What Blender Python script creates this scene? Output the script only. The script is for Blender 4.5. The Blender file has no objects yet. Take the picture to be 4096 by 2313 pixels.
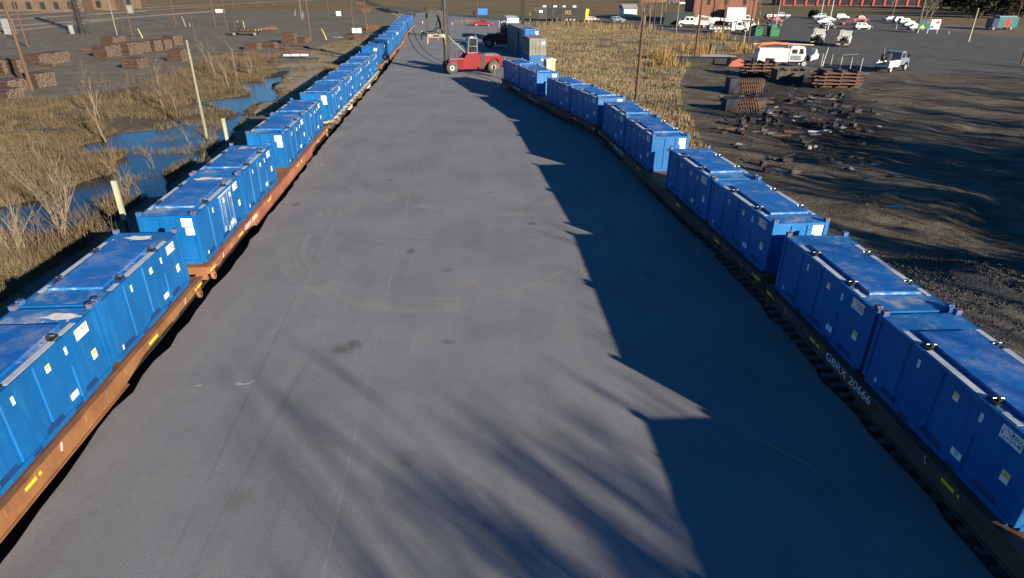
import bpy, bmesh, math, random
import numpy as np
from mathutils import Vector, Matrix
R = math.radians
rnd = random.Random(7)
SC = bpy.context.scene
COL = SC.collection
# ------------------------------------------------------------------ camera
CAMH = 12.37; F = 2505.0; PITCH = R(26.459); ROLL = R(0.485)
_cp, _sp = math.cos(PITCH), math.sin(PITCH)
FWD = Vector((0, _cp, -_sp)); _u = Vector((0, _sp, _cp)); _r = Vector((1, 0, 0))
RIGHT = _r*math.cos(ROLL)+_u*math.sin(ROLL); UP = _u*math.cos(ROLL)-_r*math.sin(ROLL)
def at(u, v, z=0.0):
    'ground point seen at photo pixel (u, v), on the level z'
    d = FWD+RIGHT*((u-2048)/F)+UP*((1156.5-v)/F)
    p = d*((z-CAMH)/d.z)
    return Vector((p.x, p.y, z))
cd = bpy.data.cameras.new('camera'); cam = bpy.data.objects.new('camera', cd); COL.objects.link(cam)
m = Matrix((RIGHT, UP, -FWD)).transposed().to_4x4(); m.translation = (0, 0, CAMH); cam.matrix_world = m
cd.sensor_width = 36; cd.lens = 36*F/4096; cd.clip_start = 0.1; cd.clip_end = 6000
SC.camera = cam
# ------------------------------------------------------------------ light
SUN_EL, SUN_AZ = R(16.4), math.atan2(0.66, -0.75)
wd = bpy.data.worlds.new('World'); SC.world = wd; wd.use_nodes = True
nt = wd.node_tree; bg = nt.nodes['Background']
sky = nt.nodes.new('ShaderNodeTexSky'); sky.sky_type = 'NISHITA'; sky.sun_disc = False
sky.sun_elevation = SUN_EL; sky.sun_rotation = SUN_AZ; sky.air_density = 1.0; sky.dust_density = 0.0; sky.ozone_density = 6.0
hs = nt.nodes.new('ShaderNodeHueSaturation'); hs.inputs['Saturation'].default_value = 1.15; nt.links.new(sky.outputs[0], hs.inputs['Color']); nt.links.new(hs.outputs[0], bg.inputs[0]); bg.inputs[1].default_value = 0.055
sl = bpy.data.lights.new('sun', 'SUN'); sl.energy = 5.0; sl.angle = R(0.53); sl.color = (1.0, 0.875, 0.69)
so = bpy.data.objects.new('sun', sl); COL.objects.link(so)
sd = Vector((math.sin(SUN_AZ)*math.cos(SUN_EL), math.cos(SUN_AZ)*math.cos(SUN_EL), math.sin(SUN_EL)))
so.rotation_euler = sd.to_track_quat('Z', 'Y').to_euler(); so.location = sd*300
SC.view_settings.view_transform = 'Standard'; SC.view_settings.look = 'None'; SC.view_settings.gamma = 1
SC.view_settings.exposure = 1.3
SC.cycles.max_bounces = 5; SC.cycles.transparent_max_bounces = 4
try: SC.cycles.use_denoising = True
except Exception: pass
# ------------------------------------------------------------------ mesh building
class MB:
    def __init__(s): s.v = []; s.f = []; s.m = []; s.sm = []
    def add(s, vs, fs, mi=0, smooth=False):
        o = len(s.v); s.v += [tuple(p) for p in vs]
        for f in fs: s.f.append(tuple(i+o for i in f)); s.m.append(mi); s.sm.append(smooth)
        return s
    def box(s, c, d, mi=0, rz=0, ry=0, rx=0, taper=None):
        x, y, z = d[0]/2, d[1]/2, d[2]/2
        P = [Vector((a*x, b*y, e*z)) for e in (-1, 1) for b in (-1, 1) for a in (-1, 1)]
        if taper:
            for p in P[4:]: p.x *= taper[0]; p.y *= taper[1]
        if rz or ry or rx:
            M = Matrix.Rotation(rz, 3, 'Z')@Matrix.Rotation(ry, 3, 'Y')@Matrix.Rotation(rx, 3, 'X')
            P = [M@p for p in P]
        c = Vector(c)
        return s.add([p+c for p in P], [(0, 2, 3, 1), (4, 5, 7, 6), (0, 1, 5, 4), (2, 6, 7, 3), (0, 4, 6, 2), (1, 3, 7, 5)], mi)
    def b2(s, lo, hi, mi=0):
        return s.box([(a+b)/2 for a, b in zip(lo, hi)], [b-a for a, b in zip(lo, hi)], mi)
    def tube(s, pts, r, n=6, mi=0, cap=True, smooth=True):
        pts = [Vector(p) for p in pts]; k = len(pts)
        rs = r if isinstance(r, (list, tuple)) else [r]*k
        vs = []; fs = []
        for i, p in enumerate(pts):
            t = (pts[min(i+1, k-1)]-pts[max(i-1, 0)]).normalized()
            a = t.orthogonal().normalized() if i == 0 else (a-t*a.dot(t)).normalized()
            b = t.cross(a)
            for j in range(n):
                w = 2*math.pi*j/n; vs.append(p+(a*math.cos(w)+b*math.sin(w))*rs[i])
        for i in range(k-1):
            for j in range(n): fs.append((i*n+j, i*n+(j+1) % n, (i+1)*n+(j+1) % n, (i+1)*n+j))
        s.add(vs, fs, mi, smooth)
        if cap: s.add(vs[:n], [tuple(range(n))[::-1]], mi); s.add(vs[-n:], [tuple(range(n))], mi)
        return s
    def bar(s, p, q, w, h, mi=0):
        p, q = Vector(p), Vector(q); t = q-p; L = t.length; t.normalize()
        up = Vector((0, 0, 1)) if abs(t.z) < .95 else Vector((1, 0, 0))
        a = t.cross(up).normalized()*w/2; b = a.cross(t).normalized()*h/2
        P = [p-a-b, p+a-b, p+a+b, p-a+b, q-a-b, q+a-b, q+a+b, q-a+b]
        return s.add(P, [(0, 1, 2, 3), (7, 6, 5, 4), (0, 4, 5, 1), (1, 5, 6, 2), (2, 6, 7, 3), (3, 7, 4, 0)], mi)
    def prism(s, poly, x0, x1, axis='x', mi=0, smooth=False):
        'poly in the two other axes, extruded along axis'
        n = len(poly)
        def P(t, a, b): return {'x': (t, a, b), 'y': (a, t, b), 'z': (a, b, t)}[axis]
        vs = [P(x0, *p) for p in poly]+[P(x1, *p) for p in poly]
        fs = [(i, (i+1) % n, n+(i+1) % n, n+i) for i in range(n)]
        s.add(vs, fs, mi, smooth); s.add(vs[:n], [tuple(range(n))[::-1]], mi); s.add(vs[n:], [tuple(range(n))], mi)
        return s
    def lathe(s, prof, axis='x', c=(0, 0, 0), n=18, mi=0):
        'prof: (along axis, radius)'
        c = Vector(c); vs = []; fs = []
        for a, r in prof:
            for j in range(n):
                w = 2*math.pi*j/n; p, q = r*math.cos(w), r*math.sin(w)
                vs.append(c+Vector({'x': (a, p, q), 'y': (p, a, q), 'z': (p, q, a)}[axis]))
        for i in range(len(prof)-1):
            for j in range(n): fs.append((i*n+j, i*n+(j+1) % n, (i+1)*n+(j+1) % n, (i+1)*n+j))
        return s.add(vs, fs, mi, True)
    def quad(s, a, b, c, d, mi=0): return s.add([a, b, c, d], [(0, 1, 2, 3)], mi)
    def mesh(s, name, mats):
        me = bpy.data.meshes.new(name); me.from_pydata(s.v, [], s.f)
        for k in (mats if isinstance(mats, (list, tuple)) else [mats]): me.materials.append(k)
        me.polygons.foreach_set('material_index', s.m); me.polygons.foreach_set('use_smooth', s.sm)
        bm = bmesh.new(); bm.from_mesh(me); bmesh.ops.recalc_face_normals(bm, faces=bm.faces); bm.to_mesh(me); bm.free()
        me.update(); return me
    def build(s, name, mats, parent=None, loc=(0, 0, 0), rz=0, label=None):
        o = bpy.data.objects.new(name, s.mesh(name, mats)); COL.objects.link(o)
        o.location = loc; o.rotation_euler = (0, 0, rz)
        if parent: o.parent = parent
        if label: o['label'] = label
        return o
def tag(o, label, cat, group=None, kind=None):
    if label: o['label'] = label
    if cat: o['category'] = cat
    if group: o['group'] = group
    if kind: o['kind'] = kind
    return o
def thing(name, label, cat, loc=(0, 0, 0), rz=0, group=None):
    o = bpy.data.objects.new(name, None); COL.objects.link(o); o.empty_display_size = .2
    o.location = loc; o.rotation_euler = (0, 0, rz)
    return tag(o, label, cat, group)
def kids(o): return [c for c in KID.get(o.name, [])]
KID = {}
def index_children():
    KID.clear()
    for c in bpy.data.objects:
        if c.parent: KID.setdefault(c.parent.name, []).append(c)
def copy_tree(o, parent=None, skip=()):
    c = o.copy(); COL.objects.link(c)
    if parent: c.parent = parent
    for ch in kids(o):
        if ch.name.split('.')[0] not in skip: copy_tree(ch, c, skip)
    return c
def dup(o, loc, rz, label, group=None, skip=()):
    c = copy_tree(o, None, skip); c.location = loc; c.rotation_euler = (0, 0, rz); c['label'] = label
    if group: c['group'] = group
    return c
def repaint(o, old, new):
    'give the copy of a thing its own paint'
    for c in [o]+[x for x in bpy.data.objects if x.parent == o]+[y for x in bpy.data.objects if x.parent == o for y in bpy.data.objects if y.parent == x]:
        if c.type != 'MESH': continue
        for i, sl_ in enumerate(c.material_slots):
            if sl_.material == old: sl_.link = 'OBJECT'; sl_.material = new
def text_mesh(name, body, size, mat, parent, loc, rot, align='CENTER', sx=1.0):
    cu = bpy.data.curves.new(name, 'FONT'); cu.body = body; cu.size = size; cu.align_x = align; cu.align_y = 'CENTER'; cu.extrude = 0.002; cu.space_line = .9
    t = bpy.data.objects.new('tmp', cu); COL.objects.link(t)
    me = bpy.data.meshes.new_from_object(t.evaluated_get(bpy.context.evaluated_depsgraph_get()))
    bpy.data.objects.remove(t); bpy.data.curves.remove(cu)
    me.materials.clear(); me.materials.append(mat); me.name = name
    o = bpy.data.objects.new(name, me); COL.objects.link(o); o.parent = parent; o.location = loc; o.rotation_euler = rot; o.scale = (sx, 1, 1)
    return o
# ------------------------------------------------------------------ materials
def _n(nt, t, **k):
    n = nt.nodes.new('ShaderNode'+t)
    for a, b in k.items(): setattr(n, a, b)
    return n
def _math(nt, op, a, b=None, c=None, clamp=False):
    n = _n(nt, 'Math', operation=op, use_clamp=clamp)
    for i, x in enumerate((a, b, c)):
        if x is None: continue
        if isinstance(x, (int, float)): n.inputs[i].default_value = x
        else: nt.links.new(x, n.inputs[i])
    return n.outputs[0]
def _mix(nt, f, a, b):
    n = _n(nt, 'Mix', data_type='RGBA')
    for i, x in ((0, f), (6, a), (7, b)):
        if isinstance(x, (int, float)): n.inputs[i].default_value = x
        elif isinstance(x, tuple): n.inputs[i].default_value = (*x[:3], 1)
        else: nt.links.new(x, n.inputs[i])
    return n.outputs[2]
def _noise(nt, vec, scale, detail=4, rough=.6, out=0):
    n = _n(nt, 'TexNoise'); nt.links.new(vec, n.inputs['Vector']); n.inputs['Scale'].default_value = scale
    n.inputs['Detail'].default_value = detail; n.inputs['Roughness'].default_value = rough
    return n.outputs[out]
def _ramp(nt, x, lo, hi):
    n = _n(nt, 'MapRange', interpolation_type='SMOOTHSTEP'); nt.links.new(x, n.inputs[0])
    n.inputs[1].default_value = lo; n.inputs[2].default_value = hi; return n.outputs[0]
def _scalev(nt, vec, s):
    n = _n(nt, 'Mapping'); nt.links.new(vec, n.inputs[0]); n.inputs['Scale'].default_value = s; return n.outputs[0]
def newmat(name, rough=.7, metal=0.0, spec=.3):
    m = bpy.data.materials.new(name); m.use_nodes = True; nt = m.node_tree; b = nt.nodes['Principled BSDF']
    b.inputs['Roughness'].default_value = rough; b.inputs['Metallic'].default_value = metal; b.inputs['Specular IOR Level'].default_value = spec
    pos = _n(nt, 'NewGeometry').outputs['Position']
    return m, nt, b, pos
def bump(nt, b, h, strength=.4, dist=.05):
    n = _n(nt, 'Bump'); n.inputs['Strength'].default_value = strength; n.inputs['Distance'].default_value = dist
    nt.links.new(h, n.inputs['Height']); nt.links.new(n.outputs[0], b.inputs['Normal'])
def mat(name, c, c2=None, scale=3.0, rough=.7, metal=0.0, spec=.3, lo=.35, hi=.7, bmp=0, stretch=None):
    'colour c worn towards c2 in noisy patches'
    m, nt, b, pos = newmat(name, rough, metal, spec)
    c2 = c2 or tuple(x*.72 for x in c)
    v = _scalev(nt, pos, stretch) if stretch else pos
    n = _noise(nt, v, scale, 5, .62); f = _ramp(nt, n, lo, hi)
    f2 = _noise(nt, v, scale*9, 3)
    col = _mix(nt, f, c, c2); col = _mix(nt, _math(nt, 'MULTIPLY', f2, .35), col, tuple(x*.6 for x in c))
    nt.links.new(col, b.inputs['Base Color'])
    if bmp: bump(nt, b, f2, .5, bmp)
    return m
M = {}
M['steel_dark'] = mat('dark_steel', (.03, .03, .032), (.06, .05, .045), 2)
M['rust_brown'] = mat('brown_rust_steel', (.10, .045, .028), (.20, .085, .04), 1.3)
M['rust_orange'] = mat('orange_rust_steel', (.25, .115, .048), (.15, .058, .03), .9)
M['rust_red'] = mat('red_oxide_steel', (.24, .085, .055), (.34, .15, .07), .8)
M['dark_brown'] = mat('dark_brown_steel', (.12, .065, .045), (.06, .04, .033), 1.2)  # dark brown tones for the flat cars of the right train
M['spine_grey'] = mat('dusty_grey_steel', (.16, .12, .09), (.07, .055, .045), 1.5)
M['castrust'] = mat('rusty_casting', (.20, .09, .045), (.01, .12, .38), 7, lo=.42, hi=.54)
M['white'] = mat('white_paint', (.60, .61, .60), (.44, .44, .43), 2, .45)
M['offwhite'] = mat('dusty_white_steel', (.55, .54, .50), (.35, .34, .33), 3)
M['plate'] = mat('white_plate', (.82, .82, .80), (.70, .70, .69), 6, .5)
M['yellow'] = mat('yellow_reflector', (.85, .62, .03), (.7, .5, .05), 5, .4)
M['pale_yellow'] = mat('faded_yellow_paint', (.62, .54, .12), (.5, .45, .2), 4)
M['ink'] = mat('black_ink', (.02, .02, .022)); M['pinkink'] = mat('pink_ink', (.62, .18, .24))
M['letter'] = mat('white_stencil', (.8, .8, .78), (.55, .53, .5), 5)
M['red'] = mat('red_machine_paint', (.20, .008, .012), (.14, .009, .011), 1.5, .55, spec=.2)
M['tyre'] = mat('dusty_tyre', (.055, .052, .048), (.10, .09, .078), 2.5, .85)
M['rim'] = mat('pale_rim', (.40, .41, .41), (.24, .24, .24), 4, .5)
M['glass'] = mat('tinted_glass', (.018, .024, .028), (.03, .036, .04), 2, .08, spec=.8)
M['chrome'] = mat('bright_steel', (.6, .6, .6), (.4, .4, .4), 3, .3, .8)
M['mast'] = mat('grimy_mast_steel', (.042, .042, .04), (.018, .018, .018), 1.2, .6)
M['grey'] = mat('grey_paint', (.22, .23, .24), (.15, .15, .15), 2)
M['black'] = mat('black_paint', (.018, .018, .02), (.03, .03, .03), 2, .5)
M['orange'] = mat('orange_paint', (.75, .16, .05), (.6, .12, .04), 2, .5)
M['lamp'] = mat('clear_lamp', (.75, .75, .72), rough=.2, spec=.6); M['taillamp'] = mat('red_lamp', (.5, .02, .02), rough=.3)
M['green'] = mat('green_bin_paint', (.02, .14, .07), (.015, .09, .05), 2)
M['sleeper'] = mat('creosote_timber', (.045, .028, .022), (.11, .06, .042), 1.6, .9, stretch=(1, 1, 3), bmp=.03)
M['sleeper_end'] = mat('sleeper_end_grain', (.16, .13, .10), (.09, .06, .045), 5, .9)
M['pole'] = mat('weathered_pole', (.115, .068, .045), (.07, .044, .03), 3, .9, stretch=(3, 3, .3), bmp=.02)
M['pole_grey'] = mat('grey_green_pole', (.22, .21, .15), (.14, .13, .09), 3, .9, stretch=(3, 3, .3))
M['pole_dark'] = mat('dark_pole', (.06, .042, .032), (.10, .07, .05), 3, .9, stretch=(3, 3, .3))
M['bark_pale'] = mat('pale_bark', (.19, .15, .105), (.11, .088, .06), 4, .9); M['bark_dark'] = mat('dark_bark', (.10, .075, .055), (.06, .045, .035), 4, .9)
M['blue_sign'] = mat('bright_blue_board', (.03, .17, .6), (.02, .13, .5), 2)
M['tan'] = mat('tan_panel', (.55, .42, .26), (.45, .34, .2), 3); M['concrete'] = mat('pale_concrete', (.38, .36, .32), (.26, .25, .23), 2, .9)
M['post'] = mat('bleached_timber', (.36, .35, .25), (.26, .255, .19), 2, .9)
# container paints
def blue_paint(name, base, fade, amount, scale=1.0, stretch=(1, 1, .25), stain=None, rough=.42):
    m, nt, b, pos = newmat(name, rough, 0, .4)
    v = _scalev(nt, pos, stretch)
    n1 = _noise(nt, pos, .55*scale, 3); n2 = _noise(nt, v, 2.2*scale, 6, .7); n3 = _noise(nt, v, 11*scale, 4, .7)
    rv = _n(nt, 'ObjectInfo').outputs['Random']
    base2 = _mix(nt, rv, tuple(x*.86 for x in base), (base[0]*1.4+.002, base[1]*1.14, base[2]*1.05))
    col = _mix(nt, _ramp(nt, n1, .3, .75), base2, tuple(x*.74 for x in base))
    col = _mix(nt, _math(nt, 'MULTIPLY', _ramp(nt, n2, .50, .80), amount), col, fade)
    if stain: col = _mix(nt, _math(nt, 'MULTIPLY', _ramp(nt, _noise(nt, pos, .9, 7, .7), .47, .68), stain), col, (.42, .41, .37))
    if stain: col = _mix(nt, _math(nt, 'MULTIPLY', _ramp(nt, _noise(nt, pos, 2.6, 6, .7), .60, .70), stain*.7), col, (.30, .24, .16))
    vs = _noise(nt, _scalev(nt, pos, (6, 6, .22)), 1.3, 5, .7)
    col = _mix(nt, _math(nt, 'MULTIPLY', _ramp(nt, vs, .56, .74), .42 if not stain else .12), col, (.04, .17, .36)); col = _mix(nt, _math(nt, 'MULTIPLY', _ramp(nt, vs, .44, .30), .35 if not stain else .1), col, (.004, .035, .10))
    col = _mix(nt, _math(nt, 'MULTIPLY', _ramp(nt, n3, .68, .78), .25), col, (.42, .46, .5))
    col = _mix(nt, _math(nt, 'MULTIPLY', _ramp(nt, _noise(nt, v, 5, 5, .7), .66, .78), .55), col, (.11, .065, .045))
    b.inputs['Roughness'].default_value = rough; nt.links.new(_math(nt, 'ADD', _math(nt, 'MULTIPLY', n2, .5), .22), b.inputs['Roughness'])
    nt.links.new(col, b.inputs['Base Color'])
    bump(nt, b, n1, .12, .03)
    return m
BLUE = (.002, .108, .345)
M['blue_side'] = blue_paint('blue_wall_paint', BLUE, (.02, .19, .42), .45)
M['blue_roof'] = blue_paint('blue_roof_paint', (.008, .12, .37), (.12, .22, .36), .7, .8, (1, 1, 1), .6)
M['blue_lid'] = blue_paint('blue_lid_paint', (.005, .105, .385), (.11, .19, .32), .4, .8, (1, 2.5, 1), .25)
M['strip'] = mat('scuffed_galvanised_strip', (.42, .44, .47), (.10, .20, .36), 2.2, .55, lo=.5, hi=.8)
M['spill'] = mat('white_residue', (.72, .70, .66), (.5, .5, .5), 4, .9)
M['shaded_recess'] = mat('shaded_recess_blue', (.006, .04, .15))  # darker blue stands for the shade inside recesses
M['grey_box'] = mat('faded_grey_green_box', (.20, .215, .195), (.13, .135, .12), 1.2, .6); M['grey_roof'] = mat('tan_dusty_roof', (.22, .20, .16), (.15, .135, .11), 1)
M['shaded_red'] = mat('shaded_machine_red', (.07, .018, .022), (.04, .014, .018), 1.5, .5)
# ================================================================== the setting
def P2(*uv): return [tuple(at(u, v)[:2]) for u, v in uv]
PAVE = ([(-9.6, -25)]+P2((64, 2178), (338, 1800), (820, 1200), (945, 1044), (1097, 840), (1242, 644), (1375, 480), (1545, 280)) +
        P2((1600, 195), (1648, 100), (1662, 55), (1700, 48), (1800, 64), (1960, 80), (2130, 92), (2128, 180), (2128, 250), (2080, 300)) +
        [(1.0, 82), (4.6, 66), (7.4, 55.5)]+P2((2450, 612), (2570, 714), (2600, 760), (2737, 904), (2800, 955), (2925, 1100), (2975, 1146), (3477, 1735), (3582, 1840), (3740, 2010), (3777, 2078), (3980, 2313))+[(9.9, -25)])
POND = P2((1187, 258), (1165, 278), (1125, 300), (1122, 325), (1068, 352), (1052, 400), (1000, 440), (985, 472), (925, 492), (880, 520), (850, 570), (790, 610), (740, 660),
          (640, 720), (560, 760), (500, 815), (440, 870), (330, 905), (170, 890), (0, 915), (-300, 960), (-300, 860), (0, 822), (130, 780), (300, 718), (410, 690), (500, 655), (470, 610), (420, 560),
          (470, 528), (600, 498), (690, 470), (830, 472), (900, 440), (860, 388), (940, 372), (1000, 354), (970, 336), (1000, 312), (1090, 282), (1135, 252))
MARSH = P2((-500, 380), (0, 378), (230, 390), (560, 338), (700, 278), (900, 216), (1010, 204), (1100, 228), (1120, 250), (1080, 330), (1010, 440), (900, 560), (760, 660), (560, 800), (330, 980), (0, 1200), (-500, 1450))
FIELD = P2((1985, 320), (2120, 262), (2112, 120), (2170, 96), (2560, 117), (2700, 129), (2880, 152), (2960, 178), (2970, 215), (2900, 245), (2760, 250), (2720, 330), (2730, 420), (2790, 520), (2850, 620), (2760, 610), (2500, 450), (2200, 330))
LOT = P2((2960, 178), (3010, 112), (3560, 100), (4096, 150), (6500, 200), (6500, 330), (4096, 292), (3430, 292), (3280, 270), (3000, 250), (2975, 215))
ROAD = P2((1560, 24), (1640, 30), (1720, 40), (1850, 62), (2130, 70), (2500, 90), (2720, 104), (3020, 112), (2965, 165), (2880, 152), (2700, 129), (2560, 117), (2170, 96), (1900, 90), (1700, 56), (1640, 46), (1540, 32))
CARPARK = P2((3040, 60), (3330, 62), (3560, 62), (3760, 118), (3560, 128), (3130, 112))
YARD = P2((2760, 255), (2900, 248), (3000, 250), (3280, 275), (4096, 294), (6500, 340), (6500, 2300), (4500, 2300), (3400, 900), (2850, 620), (2740, 420), (2725, 320))
BANKS = P2((1480, 150), (1330, 165), (1240, 200), (1187, 258), (1125, 300), (1050, 400), (950, 500), (1120, 420), (1330, 300), (1440, 210))
LAWNS = P2((1850, 52), (2250, 60), (2560, 84), (2760, 98), (2740, 90), (2300, 50), (1900, 40)), P2((3560, 150), (3800, 138), (4096, 170), (4096, 190), (3880, 180), (3600, 160)), P2((3100, 28), (3560, 30), (3600, 60), (3040, 58))
LTOP, RTOP = 3.27, 3.52
LTRACK = [(-12.9, -15), (-13.56, 9.26), (-16.08, 39.5), (-18.6, 73.3), (-19.9, 91.0)]
for u, v in ((1501, 172), (1528, 153), (1566, 124), (1586, 104), (1603, 83), (1641, 54)):
    p = at(u, v, LTOP); LTRACK.append((p.x-.1, p.y))
LTRACK.append((-31.5, 215)); LTRACK.append((-40, 250)); LTRACK.append((-60, 300))
RTRACK = [(12.9, -25), (12.85, 0), (12.78, 8.9), (12.13, 20.1), (11.61, 27.6), (10.28, 38.6), (8.95, 49.6), (7.41, 57.0), (4.07, 67.9), (0.74, 78.7)]
EMBED = [(1.6, 76)]+[(0.6, 79.2)]+P2((1975, 316), (1880, 288), (1790, 262), (1720, 232), (1676, 195), (1650, 150), (1640, 118), (1632, 95))

def inside(px, py, poly):
    r = np.zeros(px.shape, bool); n = len(poly)
    for i in range(n):
        x0, y0 = poly[i]; x1, y1 = poly[(i+1) % n]
        c = (y0 > py) != (y1 > py)
        with np.errstate(divide='ignore', invalid='ignore'): xi = (x1-x0)*(py-y0)/(y1-y0)+x0
        r ^= c & (px < xi)
    return r
def segdist(px, py, pts, closed=False):
    d = np.full(px.shape, 1e9); n = len(pts)
    for i in range(n if closed else n-1):
        x0, y0 = pts[i]; x1, y1 = pts[(i+1) % n]; dx, dy = x1-x0, y1-y0
        t = np.clip(((px-x0)*dx+(py-y0)*dy)/(dx*dx+dy*dy+1e-9), 0, 1)
        d = np.minimum(d, np.hypot(px-x0-t*dx, py-y0-t*dy))
    return d
def sdf(px, py, poly):
    d = segdist(px, py, poly, True); return np.where(inside(px, py, poly), d, -d)
def sstep(x, a, b):
    t = np.clip((x-a)/(b-a), 0, 1); return t*t*(3-2*t)
def vnoise(x, y, s, seed=0):
    'smooth value noise'
    rs = np.random.RandomState(seed); T = rs.rand(257, 257)
    x = x/s+1000; y = y/s+1000; i = np.floor(x).astype(int); j = np.floor(y).astype(int); a = x-i; b = y-j
    a = a*a*(3-2*a); b = b*b*(3-2*b); g = lambda p, q: T[p % 257, q % 257]
    return g(i, j)*(1-a)*(1-b)+g(i+1, j)*a*(1-b)+g(i, j+1)*(1-a)*b+g(i+1, j+1)*a*b
MUD = [at(3700, 800), at(3830, 850), at(3560, 850)]; HEAP = [at(3960, 1160), at(4096, 1230), at(3820, 1090)]
def height(x, y):
    z = np.full(x.shape, -.16)
    dl = segdist(x, y, LTRACK); z = np.where(dl < 3.2, -.52, z)
    dm = sdf(x, y, MARSH); z = z-.35*sstep(dm, -1, 5)
    dp = sdf(x, y, POND); z = z-1.1*sstep(dp+(vnoise(x, y, 2.6, 3)-.45)*4.2, -.5, 1.6)*(dp > -2)
    dr = segdist(x, y, RTRACK); z = np.where(dr < 2.6, np.minimum(z, -.14), z)
    dy = sdf(x, y, YARD); w = sstep(dy, 0, 6)*sstep(dr, 3, 6)
    z = z+w*((vnoise(x, y, 3.1, 5)-.5)*.35+(vnoise(x, y, 1.3, 6)-.5)*.22)
    for (c, r, h) in ((MUD[0], 4.2, .45), (MUD[1], 3.6, .35), (MUD[2], 2.8, .25), (HEAP[0], 3.6, .5), (HEAP[1], 4.0, .6), (HEAP[2], 2.8, .3)):
        q = np.hypot((x-c.x)/1.5, y-c.y)/r; z = z+h*np.exp(-q*q*1.6)*(.75+.5*vnoise(x, y, .9, 8))*sstep(dr, 2.6, 4)
    z = z+(y > 235)*(vnoise(x, y, 30, 9)-.5)*.6
    ins = sdf(x, y, PAVE); z = np.where(ins > -.3, np.minimum(z, -.22), z)
    return z
def axis(*segs):
    a = []
    for lo, hi, st in segs: a += list(np.arange(lo, hi, st))
    a.append(segs[-1][1]); return np.array(a, float)
gx = axis((-3000, -400, 400), (-400, -90, 8), (-90, -34, 1.4), (-34, 50, .8), (50, 110, 1.6), (110, 400, 8), (400, 3000, 400))
gy = axis((-600, -40, 80), (-40, 8, 6), (8, 120, .8), (120, 250, 2), (250, 460, 7), (460, 5000, 500))
X, Y = np.meshgrid(gx, gy); Z = height(X, Y)
nx, ny = len(gx), len(gy)
idx = np.arange(nx*ny).reshape(ny, nx)
quads = np.stack([idx[:-1, :-1], idx[:-1, 1:], idx[1:, 1:], idx[1:, :-1]], -1).reshape(-1, 4)
gm = bpy.data.meshes.new('ground'); gm.vertices.add(nx*ny); gm.vertices.foreach_set('co', np.stack([X, Y, Z], -1).ravel())
gm.loops.add(quads.size); gm.loops.foreach_set('vertex_index', quads.ravel()); gm.polygons.add(len(quads))
gm.polygons.foreach_set('loop_start', np.arange(0, quads.size, 4)); gm.polygons.foreach_set('loop_total', np.full(len(quads), 4)); gm.polygons.foreach_set('use_smooth', np.ones(len(quads), bool))
def attr(name, v):
    a = gm.attributes.new(name, 'FLOAT', 'POINT'); a.data.foreach_set('value', np.clip(v, -30, 30).ravel().astype(np.float32))
attr('marsh', sdf(X, Y, MARSH)); attr('pond', sdf(X, Y, POND)); attr('field', sdf(X, Y, FIELD)); attr('yard', sdf(X, Y, YARD)); attr('bank', sdf(X, Y, BANKS))
attr('lot', np.maximum.reduce([sdf(X, Y, LOT), sdf(X, Y, ROAD), sdf(X, Y, CARPARK)])); attr('lawn', np.maximum.reduce([sdf(X, Y, q) for q in LAWNS]))
attr('left_bed', 2.4-segdist(X, Y, LTRACK)); attr('ballast', 2.3-segdist(X, Y, RTRACK)); attr('far', np.where(X > -140, Y-np.where(X < -25, 268, 222), Y-300))  # includes a near-black strip of ground along the left track
MUDP = P2((2930, 330), (3230, 300), (3440, 390), (3560, 520), (3480, 640), (3300, 640), (3080, 560), (2940, 470))
attr('mud', sdf(X, Y, MUDP))
attr('heap', 3.4-np.minimum.reduce([np.hypot((X-c.x)/1.5, Y-c.y) for c in HEAP]))
gm.update(); gm.validate()
go = bpy.data.objects.new('ground', gm); COL.objects.link(go); tag(go, None, None, kind='structure')
m, nt, b, pos = newmat('ground_soil', .95, 0, .12)
def A(n): x = _n(nt, 'Attribute', attribute_name=n); return x.outputs['Fac']
nA = _noise(nt, pos, .35, 5, .65); nB = _noise(nt, pos, 1.6, 5, .65); nC = _noise(nt, pos, 9, 4, .7); nD = _noise(nt, pos, .06, 4, .6)
stv = _scalev(nt, pos, (.12, 1.1, 1)); nS = _noise(nt, stv, 1.1, 6, .65)
def edge(name, amp=2.0, w=.6, sharp=None):
    x = _math(nt, 'ADD', A(name), _math(nt, 'MULTIPLY', _math(nt, 'SUBTRACT', nB, .5), amp*2)); return _ramp(nt, x, -w, w)
def vary(c1, c2, n, lo=.38, hi=.64): return _mix(nt, _ramp(nt, n, lo, hi), c1, c2)
gravel = vary((.175, .152, .118), (.115, .099, .074), nA); gravel = _mix(nt, _math(nt, 'MULTIPLY', _ramp(nt, nS, .5, .7), .5), gravel, (.205, .185, .148))
gravel = _mix(nt, _math(nt, 'MULTIPLY', _ramp(nt, nD, .5, .66), .5), gravel, (.10, .08, .052))
farc = vary((.185, .128, .060), (.10, .076, .05), _noise(nt, _scalev(nt, pos, (.25, 1, 1)), .10, 5, .62)); farc = _mix(nt, _math(nt, 'MULTIPLY', nB, .5), farc, (.19, .135, .063))
fieldc = vary((.215, .165, .10), (.135, .10, .066), nA); fieldc = _mix(nt, _ramp(nt, nD, .45, .62), fieldc, vary((.15, .13, .075), (.09, .083, .045), nB))
marshc = vary((.12, .095, .058), (.075, .058, .036), nB); marshc = _mix(nt, _ramp(nt, nA, .5, .66), marshc, (.09, .055, .034))
yardc = vary((.150, .125, .092), (.082, .069, .052), nA); yardc = _mix(nt, _ramp(nt, nS, .48, .66), yardc, (.055, .047, .038)); yardc = _mix(nt, _math(nt, 'MULTIPLY', _ramp(nt, _noise(nt, _scalev(nt, pos, (.05, 3.0, 1)), 1.0, 5, .7), .52, .62), .55), yardc, (.05, .043, .035)); yardc = _mix(nt, _math(nt, 'MULTIPLY', _ramp(nt, nC, .55, .7), .5), yardc, (.20, .165, .12))
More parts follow.
